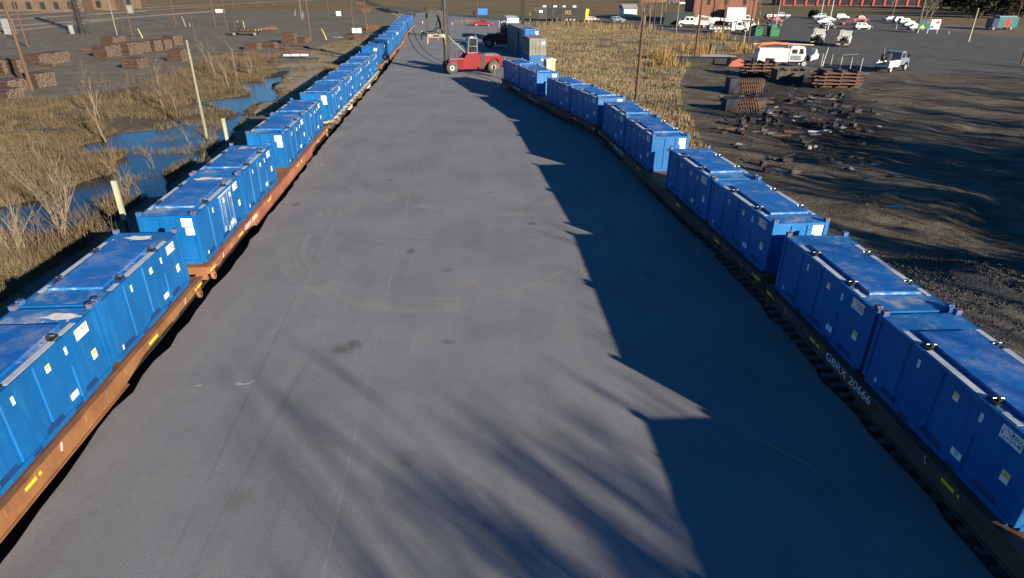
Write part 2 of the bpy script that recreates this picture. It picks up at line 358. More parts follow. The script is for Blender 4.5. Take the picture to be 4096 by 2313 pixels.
lotc = vary((.115, .112, .105), (.078, .076, .072), nA, .35, .7); lotc = _mix(nt, _math(nt, 'MULTIPLY', _ramp(nt, nS, .55, .72), .5), lotc, (.085, .082, .078))
bankc = vary((.33, .28, .19), (.21, .17, .115), nB); lawnc = vary((.10, .098, .036), (.145, .115, .052), nA)
col = gravel
for name, c, amp, w in (('far', farc, 6, 3), ('bank', bankc, 1.6, .8), ('marsh', marshc, 1.5, .6), ('field', fieldc, 1.3, .5), ('yard', yardc, 1.8, 1.0), ('mud', vary((.048, .043, .037), (.024, .022, .02), nB), 2.6, 2.0), ('lawn', lawnc, 1.2, .6), ('lot', lotc, .7, .35),
                       ('pond', vary((.05, .042, .03), (.028, .026, .02), nC), .7, .4), ('left_bed', vary((.028, .027, .026), (.012, .012, .013), nC), .5, .25), ('ballast', vary((.15, .14, .125), (.06, .056, .052), nC), .35, .2),
                       ('heap', vary((.07, .068, .066), (.13, .125, .12), nC, .45, .75), .8, .5)):
    col = _mix(nt, edge(name, amp, w), col, c)
col = _mix(nt, _math(nt, 'MULTIPLY', nC, .35), col, (.06, .052, .042))
nt.links.new(col, b.inputs['Base Color'])
bump(nt, b, _math(nt, 'ADD', _math(nt, 'MULTIPLY', nB, .8), _math(nt, 'MULTIPLY', nC, .45)), .8, .22)
gm.materials.append(m)
# ---- water
m, nt, b, pos = newmat('pond_water', .04, 0, .5); b.inputs['Base Color'].default_value = (.012, .014, .013, 1); b.inputs['IOR'].default_value = 1.33
bump(nt, b, _noise(nt, pos, 3.5, 4), .30, .06); M['water'] = m
def sheet(name, poly, z, mt, skirt=0, kind='structure'):
    me = bpy.data.meshes.new(name); bm = bmesh.new(); vs = [bm.verts.new((x, y, z)) for x, y in poly]
    f = bm.faces.new(vs)
    if skirt:
        lo = [bm.verts.new((x, y, z-skirt)) for x, y in poly]
        for i in range(len(poly)): j = (i+1) % len(poly); bm.faces.new((vs[i], vs[j], lo[j], lo[i]))
    bmesh.ops.recalc_face_normals(bm, faces=bm.faces); f.normal_update()
    bmesh.ops.triangulate(bm, faces=[f]); bm.to_mesh(me); bm.free(); me.materials.append(mt)
    o = bpy.data.objects.new(name, me); COL.objects.link(o); tag(o, None, None, kind=kind); return o
xs = [p[0] for p in POND]; ys = [p[1] for p in POND]
sheet('water', [(min(xs)-3, min(ys)-3), (max(xs)+3, min(ys)-3), (max(xs)+3, max(ys)+3), (min(xs)-3, max(ys)+3)], -.60, M['water'])
def puddle(c, rx, ry, z, seed):
    q = random.Random(seed); k = 16; ph = [q.uniform(.65, 1.1) for _ in range(k)]
    return sheet('puddle', [(c.x+rx*ph[i]*math.cos(6.283*i/k), c.y+ry*ph[i]*math.sin(6.283*i/k)) for i in range(k)], z, M['water'])
def gh(x, y): return float(height(np.array([x], float), np.array([y], float))[0])
def gz(p): return Vector((p.x, p.y, gh(p.x, p.y)))
for i, (u, v, rx, ry) in enumerate(((1354, 147, 1.6, 1.4), (1420, 138, 1.2, .9), (2515, 385, 1.9, 2.6), (2578, 368, 2.0, 1.2), (2520, 300, .9, 3.4), (2590, 245, .7, 2.6), (2760, 228, 1.7, 1.0), (2905, 222, .9, 2.2), (2920, 190, .6, 2.6),
                                      (3215, 268, 1.9, .9), (3440, 352, 1.3, .6), (3305, 312, 1.1, .5), (3236, 403, .9, .45), (3222, 420, .7, .45), (3392, 417, .7, .35), (3480, 658, .75, .4), (3480, 707, .6, .35), (3590, 710, .35, .3), (3135, 676, .5, .35), (3290, 590, .4, .2),
                                      (2904, 424, .35, .25), (2895, 440, .3, .25), (3570, 850, .9, .35), (4040, 235, 3, 1.0), (3020, 178, 1, .6))):
    p = at(u, v); puddle(p, rx, ry, gh(p.x, p.y)+.035, i)
# ---- the paved apron
m, nt, b, pos = newmat('apron_asphalt', .88, 0, .25)
n1 = _noise(nt, pos, .22, 5, .6); n2 = _noise(nt, pos, 2.4, 5, .7); n3 = _noise(nt, pos, 15, 4, .75); n4 = _noise(nt, _scalev(nt, pos, (1, .08, 1)), .9, 4, .6)
col = _mix(nt, _ramp(nt, n1, .3, .7), (.180, .177, .186), (.140, .139, .148)); col = _mix(nt, _math(nt, 'MULTIPLY', _ramp(nt, n4, .45, .7), .4), col, (.20, .198, .194))
col = _mix(nt, _math(nt, 'MULTIPLY', _ramp(nt, n2, .5, .72), .35), col, (.115, .113, .113))
sx = _n(nt, 'SeparateXYZ'); nt.links.new(pos, sx.inputs[0]); px, py = sx.outputs[0], sx.outputs[1]
wob = _math(nt, 'MULTIPLY', _math(nt, 'SUBTRACT', n2, .5), .25)
def seam(a, c, w, colr, s):
    global col
    d = Vector((c.x-a.x, c.y-a.y)).normalized(); nx_, ny_ = d.y, -d.x
    e = _math(nt, 'ABSOLUTE', _math(nt, 'ADD', _math(nt, 'ADD', _math(nt, 'MULTIPLY', px, nx_), _math(nt, 'MULTIPLY', py, ny_)), _math(nt, 'ADD', _math(nt, 'MULTIPLY', wob, .35), -(a.x*nx_+a.y*ny_))))
    f = _math(nt, 'MULTIPLY', _math(nt, 'SUBTRACT', 1, _ramp(nt, e, w*.4, w)), _math(nt, 'MULTIPLY', _ramp(nt, n1, .3, .6), s)); col = _mix(nt, f, col, colr)
seam(at(1566, 1097), at(1367, 1970), .05, (.25, .25, .24), .3); seam(at(1448, 624), at(1212, 1121), .07, (.085, .083, .08), .32); seam(at(1200, 1500), at(1060, 1750), .05, (.09, .088, .086), .25)
seam(at(3000, 1500), at(2500, 800), .06, (.10, .10, .10), .15)
def dist(cx, cy):
    dx = _math(nt, 'SUBTRACT', px, cx); dy = _math(nt, 'SUBTRACT', py, cy); return _math(nt, 'SQRT', _math(nt, 'ADD', _math(nt, 'MULTIPLY', dx, dx), _math(nt, 'MULTIPLY', dy, dy)))
def circ(a, b_, c):
    ax, ay, bx, by, cx, cy = a.x, a.y, b_.x, b_.y, c.x, c.y; d = 2*(ax*(by-cy)+bx*(cy-ay)+cx*(ay-by))
    ux = ((ax*ax+ay*ay)*(by-cy)+(bx*bx+by*by)*(cy-ay)+(cx*cx+cy*cy)*(ay-by))/d; uy = ((ax*ax+ay*ay)*(cx-bx)+(bx*bx+by*by)*(ax-cx)+(cx*cx+cy*cy)*(bx-ax))/d
    return ux, uy, math.hypot(ax-ux, ay-uy)
n5 = _noise(nt, pos, .5, 4, .6)
for (q, offs, colr, s) in ((circ(at(1145, 1018), at(1750, 1232), at(2226, 1145)), (0, -.35, .3, -.8), (.235, .23, .20), .40), (circ(at(1330, 650), at(1750, 770), at(2080, 740)), (0, -.5, -.9, .45, .9, 1.5), (.12, .12, .12), .45), (circ(at(1400, 900), at(1720, 960), at(2060, 930)), (0, .5, -.6, 1.1), (.122, .122, .122), .45), (circ(at(1290, 600), at(1400, 740), at(1600, 800)), (0, .4), (.23, .225, .2), .5)):
    dd = dist(q[0], q[1])
    for o_ in offs:
        e = _math(nt, 'ABSOLUTE', _math(nt, 'ADD', _math(nt, 'ADD', dd, wob), -(q[2]+o_)))
        f = _math(nt, 'MULTIPLY', _math(nt, 'SUBTRACT', 1, _ramp(nt, e, .0, .26)), _math(nt, 'MULTIPLY', _ramp(nt, n5, .4, .62), s)); col = _mix(nt, f, col, colr)
for (u, v, r_, colr, s) in ((1648, 1005, .30, (.06, .058, .056), .7), (1790, 1080, .35, (.07, .066, .062), .5), (1360, 1400, .5, (.065, .062, .06), .6), (1410, 1380, .4, (.05, .047, .045), .6), (1790, 1370, .3, (.06, .06, .055), .5), (1185, 820, .4, (.08, .078, .075), .7), (1222, 843, .12, (.05, .05, .05), .8),
                            (960, 1990, .5, (.1, .095, .085), .35), (1640, 1830, .5, (.09, .086, .082), .4), (1880, 1130, .35, (.25, .22, .15), .4), (2130, 895, .3, (.07, .066, .062), .7), (1960, 770, .3, (.06, .06, .06), .5), (1560, 720, .3, (.07, .066, .062), .5), (2600, 1100, .6, (.05, .05, .052), .4)):
    p = at(u, v); e = _math(nt, 'ADD', dist(p.x, p.y), _math(nt, 'MULTIPLY', _math(nt, 'SUBTRACT', n2, .5), r_*3.2)); col = _mix(nt, _math(nt, 'MULTIPLY', _math(nt, 'SUBTRACT', 1, _ramp(nt, e, r_*.3, r_)), s), col, colr)
col = _mix(nt, _math(nt, 'MULTIPLY', _ramp(nt, n3, .58, .72), .75), col, (.33, .33, .33)); col = _mix(nt, _math(nt, 'MULTIPLY', _ramp(nt, n3, .44, .32), .6), col, (.07, .07, .072))
nt.links.new(col, b.inputs['Base Color']); bump(nt, b, _math(nt, 'ADD', n3, _math(nt, 'MULTIPLY', n2, .6)), .22, .02); M['asphalt'] = m
def jag(poly, amp, step=.9):
    out = []; q = random.Random(3)
    for i, (x0, y0) in enumerate(poly):
        x1, y1 = poly[(i+1) % len(poly)]; L = math.hypot(x1-x0, y1-y0); k = max(1, int(L/step)) if -20 < y0 < 120 else 1
        for j in range(k): t = j/k; out.append((x0+(x1-x0)*t+q.uniform(-amp, amp)*(j > 0), y0+(y1-y0)*t))
    return out
sheet('pavement', jag(PAVE, .12), 0.0, M['asphalt'], .75)
# spilt white paint on the apron
def splat(u, v, pts, name='paint_stain'):
    p = at(u, v); mb = MB()
    mb.add([(x, y, .004) for x, y in pts], [tuple(range(len(pts)))]); mb.build(name, M['concrete'], None, (p.x, p.y, 0))['kind'] = 'structure'
splat(975, 1535, [(-.30, -.05), (-.12, -.10), (.10, -.03), (.16, -.07), (.22, .02), (.34, .19), (.27, .2), (.14, .04), (-.02, .0), (-.2, .07)])
splat(795, 1542, [(-.15, -.03), (0, -.06), (.14, 0), (.02, .05)]); splat(1285, 660, [(-.2, -.06), (.1, -.1), (.22, .06), (0, .13)]); splat(1608, 278, [(-.35, -.12), (.3, -.1), (.25, .1), (-.2, .14)])
# ---- railway tracks
def smooth_line(pts, step=1.0):
    pts = [Vector((*p, 0)) for p in pts]; out = []
    for i in range(len(pts)-1):
        p0, p1, p2, p3 = pts[max(i-1, 0)], pts[i], pts[i+1], pts[min(i+2, len(pts)-1)]; k = max(2, int((p2-p1).length/step))
        for j in range(k):
            t = j/k; out.append(.5*((2*p1)+(p2-p0)*t+(2*p0-5*p1+4*p2-p3)*t*t+(3*p1-p0-3*p2+p3)*t**3))
    out.append(pts[-1]); return out
M['rail'] = mat('worn_rail', (.10, .07, .055), (.20, .17, .15), 2, .5, .3); M['rail_dark'] = mat('dark_groove_rail', (.02, .019, .019), (.035, .03, .028), 2, .6)
M['tie_top'] = mat('dusty_sleeper', (.20, .185, .165), (.10, .09, .08), 3, .95, bmp=.03)
def track(pts, ztop, sleepers=True, rail='rail', h=.16, w=.075, name='railway_track', tie='tie_top'):
    line = smooth_line(pts, 1.5); mb = MB()
    for s in (-.76, .76):
        off = []
        for i, p in enumerate(line):
            t = (line[min(i+1, len(line)-1)]-line[max(i-1, 0)]).normalized(); off.append(p+Vector((t.y, -t.x, 0))*s+Vector((0, 0, ztop-h/2)))
        for a_, b_ in zip(off[:-1], off[1:]): mb.bar(a_, b_, w, h, 0)
    if sleepers:
        acc = 0
        for a_, b_ in zip(line[:-1], line[1:]):
            d = b_-a_; L = d.length
            while acc < L:
                p = a_+d*(acc/L)
                if -12 < p.y < 260: mb.box((p.x, p.y, ztop-h-.05), (2.6+rnd.uniform(-.1, .1), .24, .16), 1, rz=math.atan2(d.y, d.x)-math.pi/2+rnd.uniform(-.02, .02))
                acc += .58
            acc -= L
    o = mb.build(name, [M[rail], M[tie]]); tag(o, None, None, kind='structure'); return o
track(LTRACK, -.22, False, rail='rail_dark'); track(RTRACK, .07); track(EMBED, .012, False, 'rail_dark', .02, .17)
track([tuple(at(*q)[:2]) for q in ((1640, 92), (1590, 62), (1540, 38), (1440, 2))]+[(-130, 520)], .02, True); track([tuple(at(*q)[:2]) for q in ((1625, 62), (1560, 40), (1500, 14))]+[(-110, 470)], .02, True)
for u0, v0, u1, v1 in ((-400, 135, 900, 40), (-400, 105, 900, 22), (-400, 88, 700, 14), (-400, 170, 470, 74), (300, 42, 1250, 2)):
    a_, b_ = at(u0, v0), at(u1, v1); track([(a_.x, a_.y), (b_.x, b_.y)], .04, True)
# ================================================================== containers
CW, CL, CH = 2.438, 6.25, 2.42
def container_proto():
    t = thing('waste_container', 'proto', 'container')
    w, l = CW/2, CL/2; RZ = CH-.17; wi = w-.035; li = l-.05
    # long walls with upright grooves (the last one only half height); seen from outside u runs left -> right
    gro = [(.235, .05), (.475, .05), (.72, .04)]; mb = MB(); gb = MB()
    def wall(side, along, half, inset, gs, z0, z1):
        'side: function (u, depth, z) -> point; one ribbed skin'
        us = [-half]
        prof = [(-half, 0)]
        for c, g in gs:
            u = -half+c*2*half; prof += [(u-g-.02, 0), (u-g, .042), (u+g, .042), (u+g+.02, 0)]
        prof.append((half, 0)); n = len(prof)
        vs = [side(u, d, z0) for u, d in prof]+[side(u, d, z1) for u, d in prof]
        mb.add(vs, [(i, i+1, n+i+1, n+i) for i in range(n-1)])
    for s in (1, -1):
        f = lambda u, d, z, s=s: (s*(wi-d), s*u, z)
        wall(f, 'y', li-.12, 0, gro[:2], 1.25, RZ-.10); wall(f, 'y', li-.12, 0, gro, .16, 1.25)
        u = -(li-.12)+.72*2*(li-.12); mb.add([f(u-.075, 0, 1.25), f(u+.075, 0, 1.25), f(u+.04, .042, 1.25), f(u-.04, .042, 1.25)], [(0, 1, 2, 3)])
    endg = [(.30, .035), (.63, .035), (.93, .02)]
    for s in (1, -1):
        f = lambda u, d, z, s=s: (-s*u, s*(li-d), z)
        wall(f, 'x', wi-.12, 0, endg, .16, RZ-.10)
    body = mb
    for sx in (1, -1):
        body.b2((sx*w-(.16 if sx > 0 else 0), -l+.18, .0), (sx*w+(.16 if sx < 0 else 0), l-.18, .16)); body.b2((sx*w-(.12 if sx > 0 else 0)-.0, -l+.18, RZ-.10), (sx*w+(.12 if sx < 0 else 0), l-.18, RZ-.002))
    for sy in (1, -1):
        y0, y1 = (l-.16, l) if sy > 0 else (-l, -l+.16)
        body.b2((-w+.18, y0, 0), (w-.18, y1, .16)); body.b2((-w+.18, y0, RZ-.12), (w-.18, y1, RZ-.002))
        for sx in (1, -1):
            x0, x1 = (w-.17, w) if sx > 0 else (-w, -w+.17); yy = (l-.16, l) if sy > 0 else (-l, -l+.16)
            body.b2((x0, yy[0], .12), (x1, yy[1], CH-.125))
    body.b2((-w+.14, -l+.14, .05), (w-.14, l-.14, .10))
    body.build('wall', M['blue_side'], t)
    for sx in (1, -1):
        for y in (-1.02, 1.02): MB().b2((sx*(w-.03)-.035, y-.2, .02), (sx*(w-.03)+.035, y+.2, .125)).build('fork_pocket', M['shaded_recess'], t)
        for y0, y1 in ((-2.5, -1.7), (-.5, .35), (1.5, 2.2)): MB().quad((sx*(w+.003), y0, .165), (sx*(w+.003), y1, .165), (sx*(wi+.004), y1-.08, .33), (sx*(wi+.004), y0+.08, .33)).build('recess_shade', M['shaded_recess'], t)  # flat dark patches stand for shaded recesses above the bottom rail
    rf = MB().b2((-w+.10, -l+.10, RZ-.05), (w-.10, l-.10, RZ))
    for i in range(5): rf.b2((-.9, -1.75+i*.87, RZ), (.9, -1.69+i*.87, RZ+.02))
    rf.build('roof', M['blue_roof'], t)
    ld = MB(); ld.box((0, -.05, RZ+.055), (1.66, 3.95, .08), 0, taper=(.985, .99))
    lid = ld.build('lid', M['blue_lid'], t)
    ed = MB().box((0, -2.06, RZ+.06), (1.7, .06, .075)).build('lid_lip', M['lit_lip'], lid)
    for sx in (1, -1):
        for y in (-1.25, 1.2):
            k = MB().box((0, 0, .06), (.10, .16, .12), 0).tube([(-.13*sx, .0, .1), (.14*sx, .02, .1)], .025, 5, 1).box((.1*sx, 0, .02), (.12, .34, .05), 0)
            k.build('lid_latch', [M['black'], M['chrome']], t, (sx*.93, y, RZ))
        st = MB().box((0, -.02, .008), (.2, 2.1, .012)).box((0, 1.75, .008), (.17, .7, .012)).box((0, -1.9, .008), (.16, .5, .012))
        st.build('side_strip', M['strip'], t, (sx*1.075, 0, RZ))
        for sy in (1, -1):
            c = MB(); cx, cy = sx*(w-.09), sy*(l-.09)
            c.box((0, 0, -.0625), (.178, .178, .125)); c.tube([(0, 0, -.01), (0, 0, .003)], .05, 8, 1); c.tube([(sx*.05, 0, -.065), (sx*.092, 0, -.065)], .035, 8, 1); c.tube([(0, sy*.05, -.065), (0, sy*.092, -.065)], .035, 8, 1)
            c.build('corner_casting', [M['castrust'], M['ink']], t, (cx, cy, CH))
    # plates: long sides (top right as seen from outside), and ends
    def side_pt(s, u, z, d=.008): return (s*(wi+d), s*u, z)
    for s in (1, -1):
        rot = (R(90), 0, R(90) if s > 0 else R(-90))
        for u, z, pw, ph, kind in ((2.36, 1.93, .32, .34, 'num'), (2.02, 1.93, .31, .34, 'emb'), (-1.1, 1.80, .10, .24, 'n'), (.40, 1.78, .19, .22, 'y'), (1.28, 1.80, .10, .24, 'n'), (2.42, .98, .24, .3, 'y'), (1.02, .45, .36, .2, 'n'), (-2.5, .3, .08, .16, 'n')):
            q = MB().box((0, 0, 0), (pw, ph, .008)); nm = {'num': 'number_plate', 'emb': 'emblem_plate', 'n': 'notice_label', 'y': 'warning_label'}[kind]
            if kind == 'y': q.box((0, ph*.22, .006), (pw*.94, ph*.42, .006), 1)
            if kind == 'n': q.box((0, 0, .006), (pw*.4, ph*.6, .003), 1)
            o = q.build(nm, [M['plate'], M['yellow'] if kind == 'y' else M['offwhite']], t, side_pt(s, u, z)); o.rotation_euler = rot
            if kind == 'emb': emblem(o)
    for s in (1, -1):
        rot = (R(90), 0, 0 if s < 0 else R(180))
        for u, z, pw, ph, nm in ((.78, 1.93, .46, .40, 'number_plate'), (.84, 1.52, .36, .34, 'emblem_plate')):
            o = MB().box((0, 0, 0), (pw, ph, .008)).build(nm, [M['plate']], t, (-s*u, s*(li+.008), z)); o.rotation_euler = rot
            if nm == 'emblem_plate': emblem(o)
    hl = MB().b2((-.13, -li-.004, 1.30), (.13, -li-.03, 1.48)).build('end_handle', M['black'], t)
    return t
def emblem(o):
    q = MB()
    for k in range(3):
        a0 = k*2.094; pts = [(.11*math.cos(a0+i*.22), .11*math.sin(a0+i*.22), .006) for i in range(7)]; q.tube(pts, .012, 4)
        e = pts[-1]; a = a0+6*.22; tx, ty = -math.sin(a), math.cos(a)
        q.add([(e[0]+.035*math.cos(a), e[1]+.035*math.sin(a), .008), (e[0]-.035*math.cos(a), e[1]-.035*math.sin(a), .008), (e[0]+.055*tx, e[1]+.055*ty, .008)], [(0, 1, 2)])
    q.build('arrow_emblem', M['pinkink'], o)
M['lit_lip'] = mat('lit_lid_edge', (.02, .16, .46), (.30, .42, .55), 3, .5, lo=.45, hi=.7)  # paler blue: sunlight on the lip put into its colour
proto = container_proto(); index_children()
NUM = {}
def letter_plates(t, txt):
    'black lettering on the white plates'
    for ch in [c for c in bpy.data.objects if c.parent == t and c.name.split('.')[0] == 'number_plate']:
        if txt not in NUM: NUM[txt] = text_mesh('lettering', txt, .14, M['ink'], ch, (0, 0, .008), (0, 0, 0))
        else:
            c = NUM[txt].copy(); COL.objects.link(c); c.parent = ch
            continue
def spill(t, where):
    q = random.Random(where); mb = MB(); z = CH-.17
    if where % 2 == 0:
        c = (q.uniform(-.2, .5), 2.55); k = 22
        mb.add([(c[0]+.62*q.uniform(.55, 1.1)*math.cos(6.283*i/k), c[1]+.24*q.uniform(.5, 1.1)*math.sin(6.283*i/k), z+.004) for i in range(k)], [tuple(range(k))])
        for _ in range(9): x, y, r_ = c[0]+q.uniform(-1, .5), c[1]-q.uniform(.1, .5), q.uniform(.015, .05); mb.add([(x+r_*math.cos(6.283*i/6), y+r_*math.sin(6.283*i/6), z+.005) for i in range(6)], [tuple(range(6))])
    else:
        c = (q.uniform(-.3, .3), 2.5); k = 26
        mb.add([(c[0]+.75*q.uniform(.7, 1.1)*math.cos(6.283*i/k), c[1]+.2*q.uniform(.6, 1.1)*math.sin(6.283*i/k)+.1*math.sin(i), z+.004) for i in range(k)], [tuple(range(k))])
    mb.build('roof_spill', M['spill'], t)
def streaks(t):
    mb = MB(); q = random.Random(5); wi = CW/2-.035
    for i in range(26):
        u = q.uniform(-.1, 1.5); h = q.uniform(.6, 1.75); w_ = q.uniform(.012, .04); mb.quad((wi+.004, u, 2.08), (wi+.004, u+w_, 2.08), (wi+.004, u+w_*.6, 2.08-h), (wi+.004, u+w_*.2, 2.08-h))
    mb.quad((wi+.005, -.3, 2.14), (wi+.005, 1.7, 2.14), (wi+.005, 1.6, 2.05), (wi+.005, -.2, 2.04))
    for i in range(14):
        u = q.uniform(-.3, 1.4); mb.quad((wi+.004, u, .2), (wi+.004, u+.3, .2), (wi+.004, u+.22, .2+q.uniform(.1, .5)), (wi+.004, u+.1, .2+q.uniform(.1, .4)))
    mb.build('dried_streak', M['streak'], t)
M['streak'] = mat('pale_dried_streak', (.30, .42, .58), (.55, .6, .66), 3, .8)
ORD = ['first', 'second', 'third', 'fourth', 'fifth', 'sixth', 'seventh', 'eighth', 'ninth', 'tenth', 'eleventh', 'twelfth', 'thirteenth', 'fourteenth', 'fifteenth', 'sixteenth', 'seventeenth', 'eighteenth', 'nineteenth', 'twentieth', 'twenty-first', 'twenty-second', 'twenty-third', 'twenty-fourth']
used = [False]
SMALL = ('recess_shade', 'notice_label', 'warning_label', 'fork_pocket', 'end_handle', 'lid_latch', 'emblem_plate', 'lid_lip', 'side_strip')
def put_container(x, y, yaw, zdeck, label, group, txt=None, far=False):
    rz = -yaw
    if not used[0]:
        used[0] = True; c = proto; c.location = (x, y, zdeck); c.rotation_euler = (0, 0, rz); c['label'] = label; c['group'] = group
        PROTO_CLEAN.append(c); 
    else: c = dup(proto, (x, y, zdeck), rz, label, group, SMALL if far else ())
    if txt: PENDING.append((c, txt))
    return c
PROTO_CLEAN = []; PENDING = []
# ================================================================== flat cars
def bogie(par, y, paint, z0):
    bg_ = MB()
    for sx in (-1, 1):
        bg_.prism([(-1.25, .05), (-1.05, .3), (-.5, .42), (.5, .42), (1.05, .3), (1.25, .05), (.95, -.02), (.45, .02), (.25, -.16), (-.25, -.16), (-.45, .02), (-.95, -.02)], sx*1.0-.07, sx*1.0+.07, 'x', 0)
        for i in range(3): bg_.tube([(sx*1.0-.12+.12*i, 0, -.1), (sx*1.0-.12+.12*i, 0, .3)], .05, 6, 1)
    bg_.box((0, 0, .28), (2.3, .5, .25), 0)
    o = bg_.build('bogie', [paint, M['steel_dark']], par, (0, y, z0+.42))
    for dy in (-.9, .9):
        ws = MB()
        for sx in (-1, 1): ws.lathe([(sx*.66, .30), (sx*.69, .46), (sx*.73, .46), (sx*.735, .42), (sx*.82, .41), (sx*.83, .30), (sx*.80, .28), (sx*.80, .14), (sx*.86, .12), (sx*.86, 0)], 'x', n=14)
        ws.tube([(-.8, 0, 0), (.8, 0, 0)], .09, 8); w_ = ws.build('wheelset', M['steel_dark'], o, (0, dy, 0))
def flatcar(name, label, x, y, yaw, zdeck, length, paint, sill, text, group, spine=False):
    t = thing(name, label, 'rail car', (x, y, zdeck), -yaw, group); h = length/2
    zr = -1.10 # rail top below deck
    if not spine:
        d = MB().b2((-1.30, -h, -.14), (1.30, h, -.012)).b2((-.35, -h+.2, -.72), (.35, h-.2, -.14))
        for i in range(19): yy = -h+.9+i*(length-1.8)/18; d.b2((-1.28, yy-.05, -.34), (1.28, yy+.05, -.14))
        for s in (-1, 1): d.b2((-1.30, s*h-(.12 if s > 0 else 0), -.62), (1.30, s*h+(.12 if s < 0 else 0), -.14))
        d.build('deck', sill[1], t)
        for s in (-1, 1):
            q = MB(); f = lambda y_, z_: (y_, z_)
            q.prism([(-h, -.02), (h, -.02), (h, -.34), (h-1.1, -.40), (h-5.6, -.40), (h-7.2, -.66), (-h+7.2, -.66), (-h+5.6, -.40), (-h+1.1, -.40), (-h, -.34)], s*1.30, s*1.42, 'x')
            q.b2((s*1.30-(.0 if s > 0 else .2), -h, -.05), (s*1.30+(.2 if s > 0 else 0), h, -.0)); q.b2((s*1.30-(.0 if s > 0 else .19), -h+7, -.68), (s*1.30+(.19 if s > 0 else 0), h-7, -.64))
            for i in range(24): yy = -h+.7+i*(length-1.4)/23; q.b2((s*1.36-.088, yy-.05, -.36), (s*1.36+.088, yy+.05, -.04))
            so_ = q.build('side_sill', sill[0], t)
            for i in range(6):
                yy = -h+.5+(0, 4.1, 9.6, 17.2, 24.3, length-1.0)[i]*(length-1.0)/(length-1.0); MB().b2((s*1.43, yy-.33, -.30), (s*1.43+s*.012, yy+.33, -.20)).build('reflector', M['yellow'], so_)
            for yy in (-h+1.9, h-1.9, -4.2, 4.2):
                MB().bar((s*1.44, yy-.06, -.32), (s*1.44, yy+.05, -.08), .03, .012).build('stencil_mark', M['letter'], so_)
            for yy, tx, sz in ((h-6.4 if s < 0 else -h+6.4, text, .34 if s > 0 else .40),)+(((-2.2*s, 'FOR BEST RIDE QUALITY', .22),) if 'walking' in label else ()):
                text_mesh('lettering', tx, sz, M['letter'], so_, (s*1.456, yy, -.23 if sz > .3 else -.5), (R(90), 0, R(90) if s > 0 else R(-90)), sx=1.25)
            for yy in (-h+.45, h-.45): MB().tube([(s*1.36, yy, -.62), (s*1.46, yy, -.62)], .17, 10, 0).tube([(s*1.46, yy, -.62), (s*1.47, yy, -.62)], .07, 8, 1).box((s*1.38, yy, -.48), (.1, .3, .2)).build('jacking_pad', [sill[0], M['ink']], so_)
    else:
        d = MB().b2((-.42, -h, -.70), (.42, h, -.10)); n_ = 5
        d.build('deck', sill[1], t); q = MB(); rl = MB()
        for i in range(n_*4):
            yy = -h+.9+i*(length-1.8)/(n_*4-1); q.prism([(-1.42, -.02), (1.42, -.02), (1.42, -.2), (.42, -.5), (-.42, -.5), (-1.42, -.2)], yy-.12, yy+.12, 'y')
            if i % 4 == 1: MB().b2((1.42, yy-.2, -.36), (1.434, yy+.2, -.26)).build('reflector', M['yellow'], t)
        q.build('cross_bearer', M['offwhite_rust'], t)
        for s in (-1, 1): rl.b2((s*1.3-.05, -h+.2, -.42), (s*1.3+.05, h-.2, -.30))
        rl.build('side_rail', sill[0], t)
        for s in (-1, 1):
            for i in range(n_): MB().box((s*1.05, -h+(i+.5)*length/n_, -.62), (.5, 1.5, .34)).build('equipment_box', M['offwhite'] if i % 2 else M['spine_grey'], t)
    for s in (-1, 1):
        MB().bar((0, s*h, -.45), (0, s*(h+.62), -.45), .26, .3).box((0, s*(h+.66), -.45), (.42, .3, .36)).build('coupler', M['steel_dark'], t)
        MB().tube([(.5, s*h, -.5), (.45, s*(h+.35), -.85), (.2, s*(h+.6), -.75)], .035, 5).build('brake_hose', M['black'], t)
    n_ = 6 if spine else 2
    for i in range(n_):
        yy = (-h+2.2 if i == 0 else h-2.2) if n_ == 2 else -h+1.2+i*(length-2.4)/(n_-1); bogie(t, yy, sill[0], zr)
    return t
M['offwhite_rust'] = mat('dusty_bearer_steel', (.34, .30, .24), (.15, .10, .07), 1.5)
def along(cx, cy, yaw, d): return cx+math.sin(yaw)*d, cy+math.cos(yaw)*d
GL, GR = 'blue containers on the left train', 'blue containers on the right train'
LD, RD = LTOP-CH, RTOP-CH
nL = 0; nR = 0
def lab(side, n, extra=''): return f'blue container{extra} on the {side} train, {ORD[n]} from the camera'
OFF = (-11.10, -4.68, 4.68, 11.10)
# left train, nearest car first
ltxt = ['RSGU\n1312', 'RSGU\n1258', 'RSGU\n1204', 'RSGU\n1323', 'RSGU\n1187', 'RSGU\n1190', 'RSGU\n1226', 'RSGU\n1251']
LC = []
def left_cont(x, y, yaw, far=False, extra=''):
    global nL
    c = put_container(x, y, yaw, LD, lab('left', nL, extra), GL, None if far else ltxt[nL % 8], far); nL += 1; LC.append(c); return c
yw = R(-4.4)
for o_, ex in ((4.68, ' with white streaked roof'), (11.10, ' with white roof splash')): left_cont(*along(-13.56, 9.26, yw, o_), yw, False, ex)
flatcar('flat_car', 'orange rusted flat car nearest the camera in the left train', -13.56, 9.26, yw, LD, 29.6, None, (M['rust_orange'], M['rust_brown']), 'GBRX 20004', 'flat cars of the left train')
yw = R(-4.97)
for o_, ex in zip(OFF, (' with pale side streaks', ' beside the deck gap', ' beyond the deck gap', '')): left_cont(*along(-16.08, 39.5, yw, o_), yw, False, ex)
flatcar('flat_car', 'red oxide flat car with orange gap in mid deck, second in the left train', -16.08, 39.5, yw, LD, 29.2, None, (M['rust_red'], M['rust_orange']), 'GBRX 20006', 'flat cars of the left train')
yw = R(-4.0)
for k in range(5): left_cont(*along(-18.6, 73.3, yw, -13.75+k*6.85), yw)
